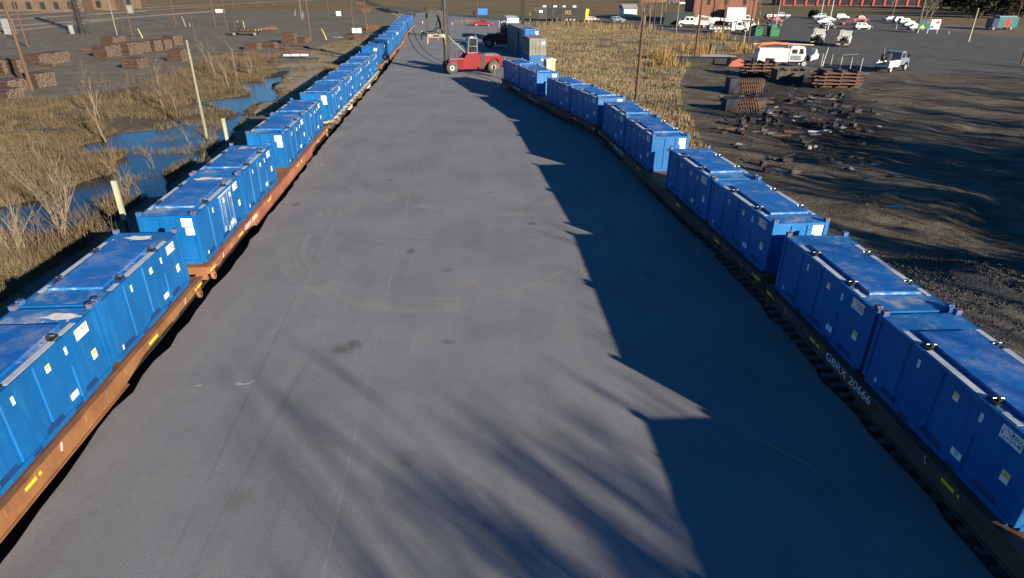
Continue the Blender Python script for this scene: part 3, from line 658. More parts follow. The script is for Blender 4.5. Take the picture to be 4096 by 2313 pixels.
flatcar('spine_car', 'dusty grey skeleton rail car with open frame, third in the left train', -18.6, 73.3, yw, LD, 34.4, None, (M['spine_grey'], M['spine_grey']), '', 'flat cars of the left train', True)
far = [tuple(p) for p in smooth_line(LTRACK, 1.0)]
def on_left(s0):
    'point of the left track at arc length s0 past y=95'
    acc = 0; st = False
    for a_, b_ in zip(far[:-1], far[1:]):
        if a_[1] < 95: continue
        d = math.hypot(b_[0]-a_[0], b_[1]-a_[1])
        if acc+d >= s0: t = (s0-acc)/d; return a_[0]+(b_[0]-a_[0])*t, a_[1]+(b_[1]-a_[1])*t, math.atan2(b_[0]-a_[0], b_[1]-a_[1])
        acc += d
for car in range(3):
    c0 = 13.0+car*29.6; x, y, yw = on_left(c0+ (2 if car == 0 else 2))
    for k, o_ in enumerate((-10.2, -3.45, 3.45, 10.2)):
        px_, py_ = along(x, y, yw, o_); left_cont(px_, py_, yw+(R(3) if car == 0 and k == 0 else 0), True)
    flatcar('flat_car', ['orange brown flat car behind the empty deck gap, fourth in the left train', 'orange brown flat car beside the container handler spreader, fifth in the left train', 'last orange brown flat car at the far end of the left train'][car], x, y, yw, LD, 28.4, None, (M['rust_orange'], M['rust_brown']), 'GBRX 200%02d' % (11+car), 'flat cars of the left train')
x, y, yw = on_left(1.2)
# right train, nearest car first
rtxt = ['RSGU\n1077', 'RSGU\n1102', 'RSGU\n1140', 'RSGU\n1036', 'RSGU\n1351', 'RSGU\n1160', 'RSGU\n1166', 'RSGU\n1172']
def right_cont(x, y, yaw, ex=''):
    global nR
    c = put_container(x, y, yaw, RD, lab('right', nR, ex), GR, rtxt[nR % 8]); nR += 1; return c
for (cx, cy, yw, nm, num, exs) in ((12.78, 8.91, R(-3.3), 'dark brown flat car nearest the camera in the right train', 'GBRX 20666', ('', '', ' with pale dust on its roof', ' with rusty corner blocks')),
                               (10.28, 38.6, R(-6.9), 'dark brown flat car beside visible sleepers, middle of the right train', 'GBRX 20671', (' with bright near end', ' with pale spill near its lid', ' beside the deck gap', '')),
                               (4.075, 67.9, R(-17.1), 'dark brown flat car behind the walking person, far end of right train', 'GBRX 20680', (' with sunlit lid edge', '', ' with half shaded end', ' beside the red handler'))):
    for o_, ex in zip(OFF, exs): right_cont(*along(cx, cy, yw, o_), yw, ex)
    flatcar('flat_car', nm, cx, cy, yw, RD, 29.0, None, (M['dark_brown'], M['rust_brown']), num, 'flat cars of the right train')
for c, txt in PENDING: letter_plates(c, txt)
spill(LC[0], 2); spill(LC[1], 4); spill(LC[2], 3); streaks(LC[2]); spill(LC[3], 7)
# ================================================================== container handlers
def wheel(par, x, y, r, w, name='wheel', hub=.5, rimmat='rim', rr=.6):
    'wheel turning on the y axis'
    t = MB().lathe([(-w/2, r*rr), (-w/2, r*.93), (-w*.36, r), (w*.36, r), (w/2, r*.93), (w/2, r*rr)], 'y', n=22).build('tyre', M['tyre'], None)
    q = bpy.data.objects.new(name, None); COL.objects.link(q); q.parent = par; q.location = (x, y, r); t.parent = q
    rm = MB()
    for s in (-1, 1): rm.lathe([(s*w*.46, r*rr*1.1), (s*w*.5, r*rr), (s*w*.34, r*rr*.88), (s*w*.3, r*rr*.52), (s*w*.42, r*rr*.46), (s*w*.42, .001)], 'y', n=18, mi=0).lathe([(s*w*.425, r*.17), (s*w*.43, .001)], 'y', n=10, mi=1)
    rm.build('rim', [M[rimmat], M['steel_dark']], q); return q
def handler(name, label, loc, rz):
    'mast container handler; heading is local +x, ground at z = 0'
    t = thing(name, label, 'container handler', loc, rz, 'mast container handlers'); X0 = 3.05
    b = MB()
    for s in (-1, 1):
        b.prism([(-4.1, .95), (-4.1, 2.2), (-3.9, 2.38), (-1.7, 2.38), (-1.6, 2.62), (.75, 2.72), (1.25, 2.05), (1.5, 1.98), (3.4, 1.98), (3.55, 1.75), (3.0, 1.62), (2.45, 1.5), (2.15, 1.05), (2.0, .62), (-1.5, .62), (-1.8, 1.1), (-2.15, 1.85), (-2.6, 1.98), (-3.4, 1.98), (-3.75, 1.75), (-3.9, .95)], s*1.25-.16, s*1.25+.16, 'y')
    b.b2((-4.08, -1.1, .98), (-1.7, 1.1, 2.30)).b2((-1.7, -1.1, .72), (.7, 1.1, 2.60)).b2((.7, -1.1, .72), (3.3, 1.1, 1.86)).b2((-4.28, -1.45, .92), (-4.02, 1.45, 2.12))
    b.build('chassis', M['red'], t)
    MB().b2((-3.9, -1.35, 2.39), (-1.75, 1.35, 2.45)).b2((-3.2, -.5, 2.45), (-2.0, .5, 2.5)).build('engine_hood', M['grey'], t)
    MB().b2((1.3, -1.42, 1.985), (3.3, 1.42, 2.04)).build('front_deck', M['grey'], t)
    MB().b2((-1.72, 1.2, .75), (-1.12, 1.45, 2.62)).build('gap_shade', M['black'], t); MB().b2((-1.72, -1.45, .75), (-1.12, -1.2, 2.62)).build('gap_shade', M['black'], t); MB().b2((.05, -1.418, .9), (.08, -1.405, 1.9)).b2((-1.1, -1.418, 1.5), (.9, -1.405, 1.53)).b2((-1.55, -1.418, .62), (2.0, -1.405, .74)).build('panel_seam', M['black'], t)  # black slabs stand for the shade in the gap by the engine
    c = MB(); cb = (-.78, -.72, 2.74, .62, .78)
    for px_, py_ in ((-.75, -.85), (-.75, .85), (.60, -.85), (.60, .85)): c.bar((px_, py_, 2.7), (px_*(1 if px_ < 0 else .62), py_*.94, 4.6), .09, .09)
    c.b2((-.8, -.86, 2.68), (.66, .86, 2.80)).box((-.16, 0, 4.66), (1.3, 1.78, .13)).box((-.1, 0, 4.76), (.5, .9, .09), 1).b2((-.78, -.85, 3.55), (.45, -.80, 3.64)).b2((-.78, .80, 3.55), (.45, .85, 3.64))
    cab = c.build('cab', [M['grey'], M['offwhite']], t)
    g = MB().quad((-.72, -.83, 2.8), (.58, -.83, 2.8), (.40, -.80, 4.6), (-.72, -.80, 4.6)).quad((-.72, .83, 2.8), (.58, .83, 2.8), (.40, .80, 4.6), (-.72, .80, 4.6)).quad((.60, -.8, 2.8), (.60, .8, 2.8), (.40, .78, 4.6), (.40, -.78, 4.6)).quad((-.77, -.8, 2.8), (-.77, .8, 2.8), (-.77, .78, 4.6), (-.77, -.78, 4.6))
    g.build('window', M['glass'], cab)
    MB().box((-.2, 0, 3.0), (.6, .6, .2)).box((-.45, 0, 3.4), (.16, .55, .8)).build('seat', M['black'], cab)
    for px_, pz in ((.2, 3.72), (-.55, 4.55)): MB().lathe([(0, .001), (0, .11), (.1, .1), (.14, .001)], 'y', (px_, -1.0, pz), 10).build('work_lamp', M['lamp'], cab)
    MB().tube([(-1.0, -1.2, 2.4), (-1.0, -1.2, 4.9)], .085, 10).build('exhaust_stack', M['chrome'], t)
    MB().tube([(-.72, -1.2, 2.4), (-.72, -1.2, 5.25)], .04, 8).build('aerial_post', M['black'], t)
    MB().lathe([(0, .001), (-.05, .19), (.05, .22), (.08, .001)], 'y', (1.0, -1.46, 1.92), 14).build('headlight', M['lamp'], t)
    MB().b2((-.62, -1.44, 2.42), (-.30, -1.42, 2.56)).build('name_plate', M['pale_yellow'], t)
    for s in (-1, 1):
        rl = MB()
        for pts in ([(2.75, s*1.35, 2.04), (2.6, s*1.35, 3.0), (2.3, s*1.35, 3.08), (2.1, s*1.35, 2.9), (2.05, s*1.35, 2.04)], [(1.5, s*1.35, 2.04), (1.5, s*1.35, 2.75), (.95, s*1.35, 2.8), (.85, s*1.35, 2.3)], [(.95, s*.98, 2.75), (.55, s*.98, 3.55), (-.2, s*.98, 3.62)], [(.2, s*.98, 2.75), (.2, s*.98, 3.6)]): rl.tube(pts, .028, 5)
        rl.build('handrail', M['red'], t)
        ld = MB(); ld.tube([(2.1, s*1.42, .55), (2.1, s*1.42, 1.95)], .03, 5).tube([(1.55, s*1.42, .55), (1.55, s*1.42, 1.95)], .03, 5)
        for k in range(4): ld.b2((1.55, s*1.42-.12, .62+k*.36), (2.1, s*1.42+.12, .66+k*.36))
        ld.build('ladder', M['red'], t)
        MB().tube([(.95, s*.62, 2.75), (2.2, s*.62, 3.95)], .10, 10).tube([(2.2, s*.62, 3.95), (3.3, s*.62, 5.0)], .055, 8).build('tilt_cylinder', M['grey'], t)
        for x in (-2.98, X0): wheel(t, x, s*1.42, .86, .62 if x < 0 else .66, rr=.42)
    text_mesh('lettering', '53', .42, M['letter'], t, (1.45, -1.42, 1.60), (R(90), 0, 0))
    ms = MB()
    for s in (-1, 1):
        ms.b2((3.30, s*.62-.10, .95), (3.40, s*.62+.10, 14.6)).b2((3.72, s*.62-.10, .95), (3.82, s*.62+.10, 14.6)).b2((3.40, s*.62-.03, .95), (3.72, s*.62+.03, 14.6))
        ms.tube([(3.56, s*.34, 1.2), (3.56, s*.34, 13.6)], .09, 8).tube([(3.2, s*.2, 2.0), (3.2, s*.2, 14.2)], .03, 5)
        for k in range(7): ms.tube([(3.28, s*.5, 3+k*1.7), (3.05, s*.45, 3.4+k*1.7), (3.05, s*.45, 4.0+k*1.7), (3.28, s*.5, 4.4+k*1.7)], .035, 5)
    for z in (1.1, 4.4, 7.7, 11.0, 14.4): ms.b2((3.34, -.7, z), (3.5, .7, z+.28))
    mast = ms.build('mast', M['mast'], t)
    cr = MB()
    for s in (-1, 1):
        cr.b2((3.84, s*.5-.09, 5.9), (4.02, s*.5+.09, 9.6)); cr.prism([(4.0, 7.0), (4.0, 9.4), (4.5, 9.5), (5.8, 9.5), (6.1, 9.2), (6.1, 7.0), (5.85, 7.0), (5.8, 8.3), (5.3, 8.95), (4.7, 8.9), (4.3, 8.0), (4.25, 7.0)], s*.75-.08, s*.75+.08, 'y')
        cr.bar((4.0, s*.5, 6.2), (6.0, s*1.0, 6.6), .2, .25); cr.bar((4.3, s*.4, 7.2), (5.6, s*.7, 6.6), .14, .14); cr.tube([(4.4, s*.3, 9.0), (4.6, s*.3, 8.0), (4.9, s*.35, 7.2), (5.1, s*.4, 6.8)], .04, 5)
        cr.tube([(6.15, s*.75, 9.4), (6.2, s*.75, 10.0)], .12, 7)
    for z in (6.1, 9.3): cr.b2((3.85, -.6, z), (4.0, .6, z+.25))
    cr.build('carriage', M['mast'], t).location.z = -1.2
    sp = MB()
    for x in (4.55, 6.15): sp.b2((x-.14, -2.9, 6.25), (x+.14, 2.9, 6.6))
    sp.b2((4.4, -.6, 6.3), (6.3, .6, 6.55))
    spd = sp.build('spreader', M['offwhite_rust'], t); spd.location.z = -1.2
    for s in (-1, 1):
        e = MB().b2((4.12, s*2.9-.16, 6.18), (6.58, s*2.9+.16, 6.62), 0)
        e.b2((4.95, s*3.07-.01, 6.26), (5.75, s*3.07+.01, 6.54), 1); e.build('end_beam', [M['offwhite_rust'], M['black']], spd)
        for x in (4.2, 6.5):
            MB().prism([(x-.1, 6.2), (x+.1, 6.2), (x+.16*(1 if x > 5 else -1), 5.3), (x, 5.45)], s*2.98-.09, s*2.98+.09, 'y').build('corner_guide', M['castrust2'], spd)
            MB().lathe([(0, .001), (-.03*s, .17), (.05*s, .15), (.06*s, .001)], 'y', (x+(.25 if x < 5 else -.25), s*3.08, 6.4), 10).build('flood_lamp', M['tan'], spd)
    MB().lathe([(0, .001), (-.03, .2), (.05, .18), (.06, .001)], 'y', (5.3, -3.1, 6.02), 10).build('work_lamp', M['lamp'], spd)
    return t
M['castrust2'] = mat('rusty_guide', (.42, .22, .09), (.25, .12, .05), 2)
fw, rw = at(1808, 297), at(1977, 292)
ax_ = (fw-rw).normalized(); ctr = (fw+rw)/2+Vector((-ax_.y, ax_.x, 0))*-1.42
h1 = handler('container_handler', 'red container handler with tall grimy mast, standing by the walking person', (ctr.x, ctr.y, 0), math.atan2(ax_.y, ax_.x)+R(0))
index_children()
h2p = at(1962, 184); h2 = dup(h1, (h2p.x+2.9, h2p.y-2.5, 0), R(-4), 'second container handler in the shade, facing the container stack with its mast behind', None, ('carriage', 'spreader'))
# ================================================================== stacked boxes beside the handlers
def box_container(name, label, x, y, rz, z, L, H, paint, roofm, doors=True, rust=True):
    t = thing(name, label, 'container', (x, y, z), rz, 'boxes in the container stack'); w, l = 1.219, L/2; mb = MB()
    def corr(n, half): 
        pts = []
        for i in range(n):
            u0 = -half+i*2*half/n; s_ = 2*half/n; pts += [(u0, 0), (u0+s_*.25, 0), (u0+s_*.4, .04), (u0+s_*.85, .04)]
        return pts+[(half, 0)]
    for s in (-1, 1):
        pr = corr(int(L/.28), l-.16); n = len(pr); mb.add([(s*(w-.02-d), u, .16) for u, d in pr]+[(s*(w-.02-d), u, H-.1) for u, d in pr], [(i, i+1, n+i+1, n+i) for i in range(n-1)])
        mb.b2((s*w-(.1 if s > 0 else 0), -l+.16, 0), (s*w+(.1 if s < 0 else 0), l-.16, .16)); mb.b2((s*w-(.08 if s > 0 else 0), -l+.16, H-.1), (s*w+(.08 if s < 0 else 0), l-.16, H-.004))
        for e in (-1, 1): mb.b2((s*w-(.15 if s > 0 else 0), e*l-(.16 if e > 0 else 0), .11), (s*w+(.15 if s < 0 else 0), e*l+(.16 if e < 0 else 0), H-.12))
    for e in (-1, 1):
        y0 = e*l-(.12 if e > 0 else 0); mb.b2((-w+.15, y0, 0), (w-.15, y0+.12, .16)); mb.b2((-w+.15, y0, H-.13), (w-.15, y0+.12, H-.004))
    mb.b2((-w+.15, l-.06, .16), (w-.15, l-.03, H-.13)); mb.build('wall', paint, t)
    MB().b2((-w+.08, -l+.1, H-.07), (w-.08, l-.1, H-.012)).build('roof', roofm, t)
    for s in (-1, 1):
        d = MB().b2((-.015+(0 if s > 0 else -w+.19), -l+.03, .17), ((w-.19 if s > 0 else 0)+.0, -l+.07, H-.14))
        for z_ in (.55, 1.1, 1.75): d.b2((.05 if s > 0 else -w+.22, -l+.012, z_), (w-.22 if s > 0 else -.05, -l+.031, z_+.06))
        dr = d.build('door', paint, t)
        rd = MB()
        for xx in (.3, .8): rd.tube([(s*xx, -l-.0, .2), (s*xx, -l-.0, H-.2)], .02, 6)
        rd.b2((s*.3-.12, -l-.03, .95), (s*.3+.12, -l-.005, 1.02)); rd.build('locking_rod', M['chrome'] if not rust else M['rust_orange'], dr)
    for s in (-1, 1):
        for e in (-1, 1):
            for z_ in (0, H-.12): MB().b2((s*w-(.17 if s > 0 else 0), e*l-(.17 if e > 0 else 0), z_), (s*w+(.17 if s < 0 else 0), e*l+(.17 if e < 0 else 0), z_+.118)).build('corner_casting', M['castrust2'], t)
    MB().box((w-.42, -l+.022, H-.62), (.4, .012, .42)).build('number_plate', M['plate'], t)
    return t
gr_ = R(9); fd_ = Vector((-math.sin(gr_), math.cos(gr_))); SH_ = 2.25
def seat_box(u0, u1, v, L, ztop):
    'centre of a box whose near top edge spans u0..u1 at photo row v, turned by gr_'
    c_ = at((u0+u1)/2, v, ztop); return c_.x+fd_.x*L/2, c_.y+fd_.y*L/2
gx_, gy_ = seat_box(2116, 2189, 154, 6.06, 2*SH_)
box_container('box_container', 'blue box container at ground level under the grey green container', gx_, gy_, gr_, 0, 6.06, SH_, M['blue_side'], M['blue_roof'], rust=False)
box_container('box_container', 'faded grey green container with rusty door bars, on top of a blue one', gx_, gy_, gr_, SH_+.004, 6.06, SH_, M['grey_box'], M['grey_roof'])
mx_, my_ = seat_box(2099, 2159, 119, 6.06, 2*SH_+.1)
box_container('box_container', 'lower blue container in the middle of the stack, in deep shade', mx_, my_, gr_, 0, 6.06, SH_, M['blue_side'], M['blue_roof'], rust=False)
c2 = dup(proto, (mx_, my_, SH_+.004), gr_, 'blue container with white plate, upper middle of the stack behind the grey one', 'boxes in the container stack', ('lettering',))
fx_, fy_ = mx_+fd_.x*9.5-.25, my_+fd_.y*9.5
box_container('box_container', 'long dark grey container at ground level, far end of the stack', fx_, fy_, gr_, 0, 12.19, SH_, M['grey_box'], M['grey_roof'])
box_container('box_container', 'long dark grey container with tan dusty roof, top far end of the stack', fx_, fy_, gr_, SH_+.004, 12.19, SH_, M['grey_box'], M['grey_roof'])
p = at(2168, 272); t = thing('utility_hut', 'small tan hut with white roof between the stack and right train', 'hut', (4.9, 91.6, 0), R(14))
MB().b2((-.62, -.8, 0), (.62, .8, 2.25)).b2((-.05, -.83, .2), (.0, -.8, 2.1)).build('wall', M['tan'], t); MB().prism([(-.75, 2.25), (.75, 2.25), (.75, 2.34), (0, 2.52), (-.75, 2.34)], -.92, .92, 'y').build('roof', M['white'], t); MB().b2((-.5, -.815, .1), (-.1, -.803, 2.0)).build('door', M['offwhite'], t)
# ================================================================== cars and trucks
PAINT = {k: mat('car_paint_'+k, c, tuple(x*.85 for x in c), 1.5, .25, spec=.6) for k, c in dict(white=(.56, .58, .58), silver=(.42, .45, .47), red=(.30, .02, .03), maroon=(.12, .02, .03), dark_blue=(.02, .03, .075), black=(.016, .017, .02), blue_grey=(.16, .19, .23), pale_blue=(.45, .52, .6)).items()}
def car(kind, paint, label, loc, rz, group=None, name='parked_car', cat='car'):
    'length along local x, nose at +x'
    t = thing(name, label, cat, loc, rz, group); W = .9
    prof, cabp, roofz, wb, wr = {
        'sedan': ([(-2.3, .45), (-2.32, .8), (-2.15, .98), (-1.5, 1.02), (1.0, .98), (1.9, .86), (2.28, .7), (2.3, .42)], [(-1.75, .98), (-1.0, 1.42), (.25, 1.45), (1.15, .97)], 1.45, 1.38, .33),
        'suv': ([(-2.35, .5), (-2.38, 1.0), (-2.3, 1.12), (1.1, 1.1), (2.1, 1.0), (2.35, .82), (2.36, .48)], [(-2.25, 1.1), (-2.0, 1.72), (.35, 1.76), (1.2, 1.08)], 1.75, 1.4, .38),
        'pickup': ([(-2.9, .55), (-2.92, 1.12), (-.75, 1.14), (1.6, 1.1), (2.55, 1.02), (2.78, .8), (2.8, .5)], [(-.85, 1.1), (-.7, 1.82), (.75, 1.85), (1.6, 1.1)], 1.85, 1.75, .40)}[kind]
    b = MB().prism(prof, -W, W, 'y')
    for x in (-wb, wb):
        for s in (-1, 1): b.lathe([(s*W*.999, wr*1.18), (s*(W+.02), wr*1.2), (s*(W+.02), wr*1.05)], 'y', (x, 0, wr), 16)
    if kind == 'pickup': b = b; bed = MB().b2((-2.8, -.76, 1.142), (-.95, .76, 1.15)); 
    body = b.build('body', paint, t)
    n = len(cabp); taper = .84; vs = [(x, -W*(.96 if z < 1.2 else taper), z) for x, z in cabp]+[(x, W*(.96 if z < 1.2 else taper), z) for x, z in cabp]
    MB().add(vs, [(0, 1, 2, 3), (7, 6, 5, 4), (0, 4, 5, 1), (1, 5, 6, 2), (2, 6, 7, 3)]).build('cabin', paint, t)
    (x0, z0), (x1, z1), (x2, z2), (x3, z3) = cabp; g = MB()
    def lerp(a, b_, k): return a+(b_-a)*k
    for s in (-1, 1):
        def Q(k, h): # point on the flank, k along, h up
            xb = lerp(x0, x3, k); xt = lerp(x1, x2, k); return (lerp(xb, xt, h), s*(W*lerp(.96, taper, h)+.006), lerp(z0, z1, h))
        for k0, k1 in ((.08, .46), (.51, .90)): g.quad(Q(k0, .18), Q(k1, .18), Q(k1, .85), Q(k0, .85))
    g.quad((lerp(x3, x2, .12)+.01, -W*.86, lerp(z3, z2, .12)), (lerp(x3, x2, .12)+.01, W*.86, lerp(z3, z2, .12)), (lerp(x3, x2, .9)+.01, W*.78, lerp(z3, z2, .9)), (lerp(x3, x2, .9)+.01, -W*.78, lerp(z3, z2, .9)))
    g.quad((lerp(x0, x1, .2)-.01, -W*.84, lerp(z0, z1, .2)), (lerp(x0, x1, .2)-.01, W*.84, lerp(z0, z1, .2)), (lerp(x0, x1, .88)-.01, W*.78, lerp(z0, z1, .88)), (lerp(x0, x1, .88)-.01, -W*.78, lerp(z0, z1, .88)))
    g.build('window', M['glass'], t)
    if kind == 'pickup': bed.build('load_bed', M['black'], t)
    fx, rx = prof[-2][0], prof[1][0]
    for s in (-1, 1):
        MB().box((fx-.05, s*.66, prof[-2][1]-.02), (.14, .34, .14)).build('headlight', M['lamp'], t); MB().box((rx+.03, s*.74, prof[1][1]-.02), (.1, .2, .24)).build('taillight', M['taillamp'], t)
        MB().box((.75, s*(W+.1), 1.1), (.12, .16, .12)).build('mirror', paint, t)
        for x in (-wb, wb): wheel(t, x, s*(W-.09), wr, .22)
    MB().b2((fx-.1, -.85, .4), (fx+.06, .85, .58)).b2((rx-.06, -.85, .4), (rx+.1, .85, .58)).build('bumper', M['steel_dark'], t)
    return t
M['olive'] = mat('dark_olive_panel', (.055, .06, .05), (.04, .04, .035), 1); M['teal'] = mat('teal_paint', (.015, .12, .12), (.014, .09, .10), 1)
CARS = {}
def park(kind, col, label, u, v, rz, group, cat='car', name='parked_car'):
    p = at(u, v); k = kind
    if k not in CARS: CARS[k] = (car(kind, PAINT[col], label, (p.x, p.y, -.1), rz, group, name, cat), col); index_children(); return CARS[k][0]
    src, c0 = CARS[k]; o = dup(src, (p.x, p.y, -.1), rz, label, group); o['category'] = cat; o.name = name
    if c0 != col: RP.append((o, PAINT[c0], PAINT[col]))
    return o
RP = []
g1 = 'cars beside the road'; g2 = 'cars in the car park'
park('pickup', 'red', 'red pickup truck with raised nose, parked behind the container handlers', 1932, 104, R(-6), g1, 'pickup')
park('sedan', 'white', 'white car parked by the yellow bollards next to the long dark trailer', 2366, 84, R(10), g1)
park('suv', 'blue_grey', 'blue grey car parked beside the small white garage', 2470, 88, R(8), g1)
park('suv', 'silver', 'silver car in front of the white crane truck bonnet', 3000, 113, R(3), g1)
park('sedan', 'pale_blue', 'pale blue car half hidden behind the white crew cab truck', 2722, 98, R(100), g1)
park('suv', 'maroon', 'dark maroon car at the near corner of the car park', 3085, 78, R(6), g2)
park('sedan', 'dark_blue', 'dark blue car in the first row, nearest the green bins', 3100, 102, R(0), g2)
park('sedan', 'red', 'bright red car between the maroon and dark blue cars', 3104, 88, R(4), g2)
park('pickup', 'white', 'white pickup parked behind the maroon car', 3125, 70, R(170), g2, 'pickup')
park('pickup', 'maroon', 'maroon pickup in the middle row beside the white wagon', 3392, 98, R(-3), g2, 'pickup')
park('suv', 'white', 'white wagon nearest the road in the middle row', 3448, 116, R(0), g2)
park('sedan', 'black', 'black car at the near end of the first middle row', 3314, 112, R(3), g2)
park('sedan', 'pale_blue', 'pale blue car behind the black car', 3292, 94, R(3), g2)
park('suv', 'silver', 'silver wagon at the back of the middle row', 3366, 76, R(3), g2)
park('pickup', 'red', 'red pickup at the back right of the middle row', 3436, 86, R(3), g2, 'pickup')
park('sedan', 'white', 'white car at the rear left of the middle row', 3312, 84, R(3), g2)
park('suv', 'silver', 'silver car at the left edge of the car park', 3274, 74, R(178), g2)
for i, (u, v, k, c, l) in enumerate(((3560, 82, 'sedan', 'white', 'white car at the far end of the right hand row'), (3600, 90, 'suv', 'white', 'white wagon second from the far end of the right row'), (3622, 96, 'suv', 'silver', 'silver wagon in the middle of the right hand row'), (3640, 106, 'sedan', 'pale_blue', 'pale blue car second from the near end of right row'), (3662, 118, 'sedan', 'silver', 'silver car beside the painted sign boards'))): park(k, c, l, u, v, R(2), g2)
park('suv', 'dark_blue', 'dark blue car left of the brick building, far across the field', 2684, 14, R(5), g1); park('sedan', 'white', 'white car left of the brick building, far across the field', 2730, 18, R(5), g1)
for o, a_, b_ in RP: repaint(o, a_, b_)
def truck_cab(t, x, paint, z0=.95, crew=False, nose=1.5, W=1.15):
    'conventional cab: nose towards +x; back of cab at x'
    L = 2.7 if crew else 1.7; q = MB().prism([(x, z0), (x, 2.75), (x+.3, 2.9), (x+L-.5, 2.88), (x+L, 2.0), (x+L+nose*.9, 1.78), (x+L+nose, 1.45), (x+L+nose, z0-.2), (x+L+nose*.55+.55, z0-.2), (x+L+nose*.55+.3, z0+.3), (x+L+nose*.55-.4, z0+.3), (x+L-.1, z0)], -W, W, 'y'); cab = q.build('cab', paint, t)
    g = MB()
    for s in (-1, 1):
        for k0, k1 in (((.25, 1.1), (1.35, L-.35)) if crew else ((.25, L-.35),)): g.quad((x+k0, s*(W+.006), 1.95), (x+k1, s*(W+.006), 1.95), (x+k1-.12, s*(W+.006), 2.62), (x+k0, s*(W+.006), 2.62))
    g.quad((x+L-.05, -W*.9, 2.1), (x+L-.05, W*.9, 2.1), (x+L-.42, W*.86, 2.78), (x+L-.42, -W*.86, 2.78)); g.build('window', M['glass'], cab)
    for s in (-1, 1): MB().box((x+L+nose-.02, s*.85, 1.3), (.1, .3, .22)).build('headlight', M['lamp'], t); MB().box((x+L+.2, s*(W+.25), 2.2), (.12, .2, .5)).build('mirror', M['black'], t)
    MB().b2((x+L+nose-.05, -.6, .95), (x+L+nose+.02, .6, 1.6)).build('grille', M['steel_dark'], t); MB().b2((x+L+nose-.1, -W, .5), (x+L+nose+.15, W, .8)).build('bumper', M['chrome'], t)
    return x+L+nose*.55
def frame(t, x0, x1): MB().b2((x0, -.45, .62), (x1, -.3, .86)).b2((x0, .3, .62), (x1, .45, .86)).b2((x0, -1.1, .55), (x0+.2, 1.1, .7)).tube([(x0+2.9, -.75, .7), (x0+3.9, -.75, .7)], .26, 10).build('chassis', M['steel_dark'], t)
def truck_wheels(t, xs, r=.5):
    for x in xs:
        for s in (-1, 1): wheel(t, x, s*.98, r, .3)
def g_at(u, v): p = at(u, v); return (p.x, p.y, -.1)
# white crane truck in front of the brick building
t = thing('crane_truck', 'white boom truck with long telescopic boom, parked along the brick building', 'truck', g_at(2905, 131), R(-4), 'white work trucks'); ft = truck_cab(t, 2.0, M['white'])
frame(t, -4.6, 4.6); truck_wheels(t, (-2.9, -1.7, ft))
MB().b2((-4.6, -1.15, .95), (1.9, 1.15, 1.12)).b2((.9, -1.2, .7), (1.75, 1.2, 2.6)).build('flat_bed', M['white'], t)
for k in range(5): MB().box((-3.2+k*.85, -.95, 1.32), (.5, .35, .38)).build('tool_box', M['offwhite'], t)
MB().box((-4.1, 0, 1.7), (.9, 1.2, 1.4)).box((-4.6, .3, 1.2), (.8, .8, .9)).build('winch_unit', M['grey'], t)
MB().box((-4.1, 0, 2.6), (1.3, 1.0, .8)).prism([(-4.7, 2.4), (-4.5, 3.5), (-3.4, 3.7), (1.8, 3.35), (3.4, 3.2), (3.4, 2.85), (1.5, 2.85), (-3.0, 2.95), (-3.6, 2.4)], -.3, .3, 'y').build('boom', M['white'], t)
MB().bar((2.8, 0, 3.05), (6.2, 0, 2.95), .26, .3).box((6.2, 0, 2.85), (.35, .35, .5)).build('boom_tip', M['black'], t)
t = thing('crew_truck', 'white crew cab truck with tall body, facing away left of the boom truck', 'truck', g_at(2778, 109), R(176), 'white work trucks'); ft = truck_cab(t, .6, M['white'], crew=True)
frame(t, -4.2, 4.6); truck_wheels(t, (-2.4, ft)); MB().b2((-4.2, -1.2, .8), (.45, 1.2, 1.9)).b2((-1.0, -1.1, 1.9), (.4, 1.1, 2.7)).build('service_body', M['white'], t)
MB().tube([(-.6, 0, 2.7), (-.6, 0, 3.3)], .25, 10).bar((-.6, 0, 3.2), (-3.8, 0, 2.7), .3, .35).box((-3.9, .2, 2.4), (.8, .8, .9)).build('lift_arm', M['offwhite'], t)
t = thing('box_truck', 'white box truck body standing behind the crane boom against the brick wall', 'truck', g_at(2945, 100), R(-2), 'white work trucks'); ft = truck_cab(t, 2.0, M['white'], nose=.9)
frame(t, -3.6, 4.2); truck_wheels(t, (-2.4, ft), .45); MB().b2((-3.6, -1.2, 1.05), (1.9, 1.2, 4.9)).build('cargo_box', M['white'], t)
# service truck with red folding crane and its bonnet tipped open
t = thing('service_truck', 'white service truck with orange folding crane and bonnet tipped open', 'truck', g_at(3128, 262), R(-3), 'white work trucks')
frame(t, -4.4, 3.7); truck_wheels(t, (-2.5, 3.0), .52)
b = MB().b2((-4.4, -1.22, .75), (-3.2, 1.22, 2.15)).b2((-3.2, -1.22, 1.3), (-1.75, 1.22, 2.15)).b2((-1.75, -1.22, .75), (.35, 1.22, 2.15)).b2((-4.3, -1.2, 2.15), (.35, 1.2, 2.75)); b.build('service_body', M['white'], t)
sm = MB()
for x in (-3.9, -2.9, -2.0, -1.0, -.1): sm.b2((x-.008, -1.232, .85), (x+.008, -1.222, 2.7))
sm.b2((-4.3, -1.232, 1.84), (.3, -1.222, 1.86)).b2((-2.6, -1.235, 1.6), (-2.2, -1.222, 1.66)).b2((-1.5, -1.235, 1.6), (-1.1, -1.222, 1.66)); sm.build('panel_seam', M['grey'], t)
q = MB().prism([(.5, .85), (.5, 2.85), (.8, 3.1), (2.5, 3.08), (2.75, 2.9), (3.0, 1.9), (2.75, 1.0), (2.3, .85)], -1.15, 1.15, 'y'); cb_ = q.build('cab', M['white'], t)
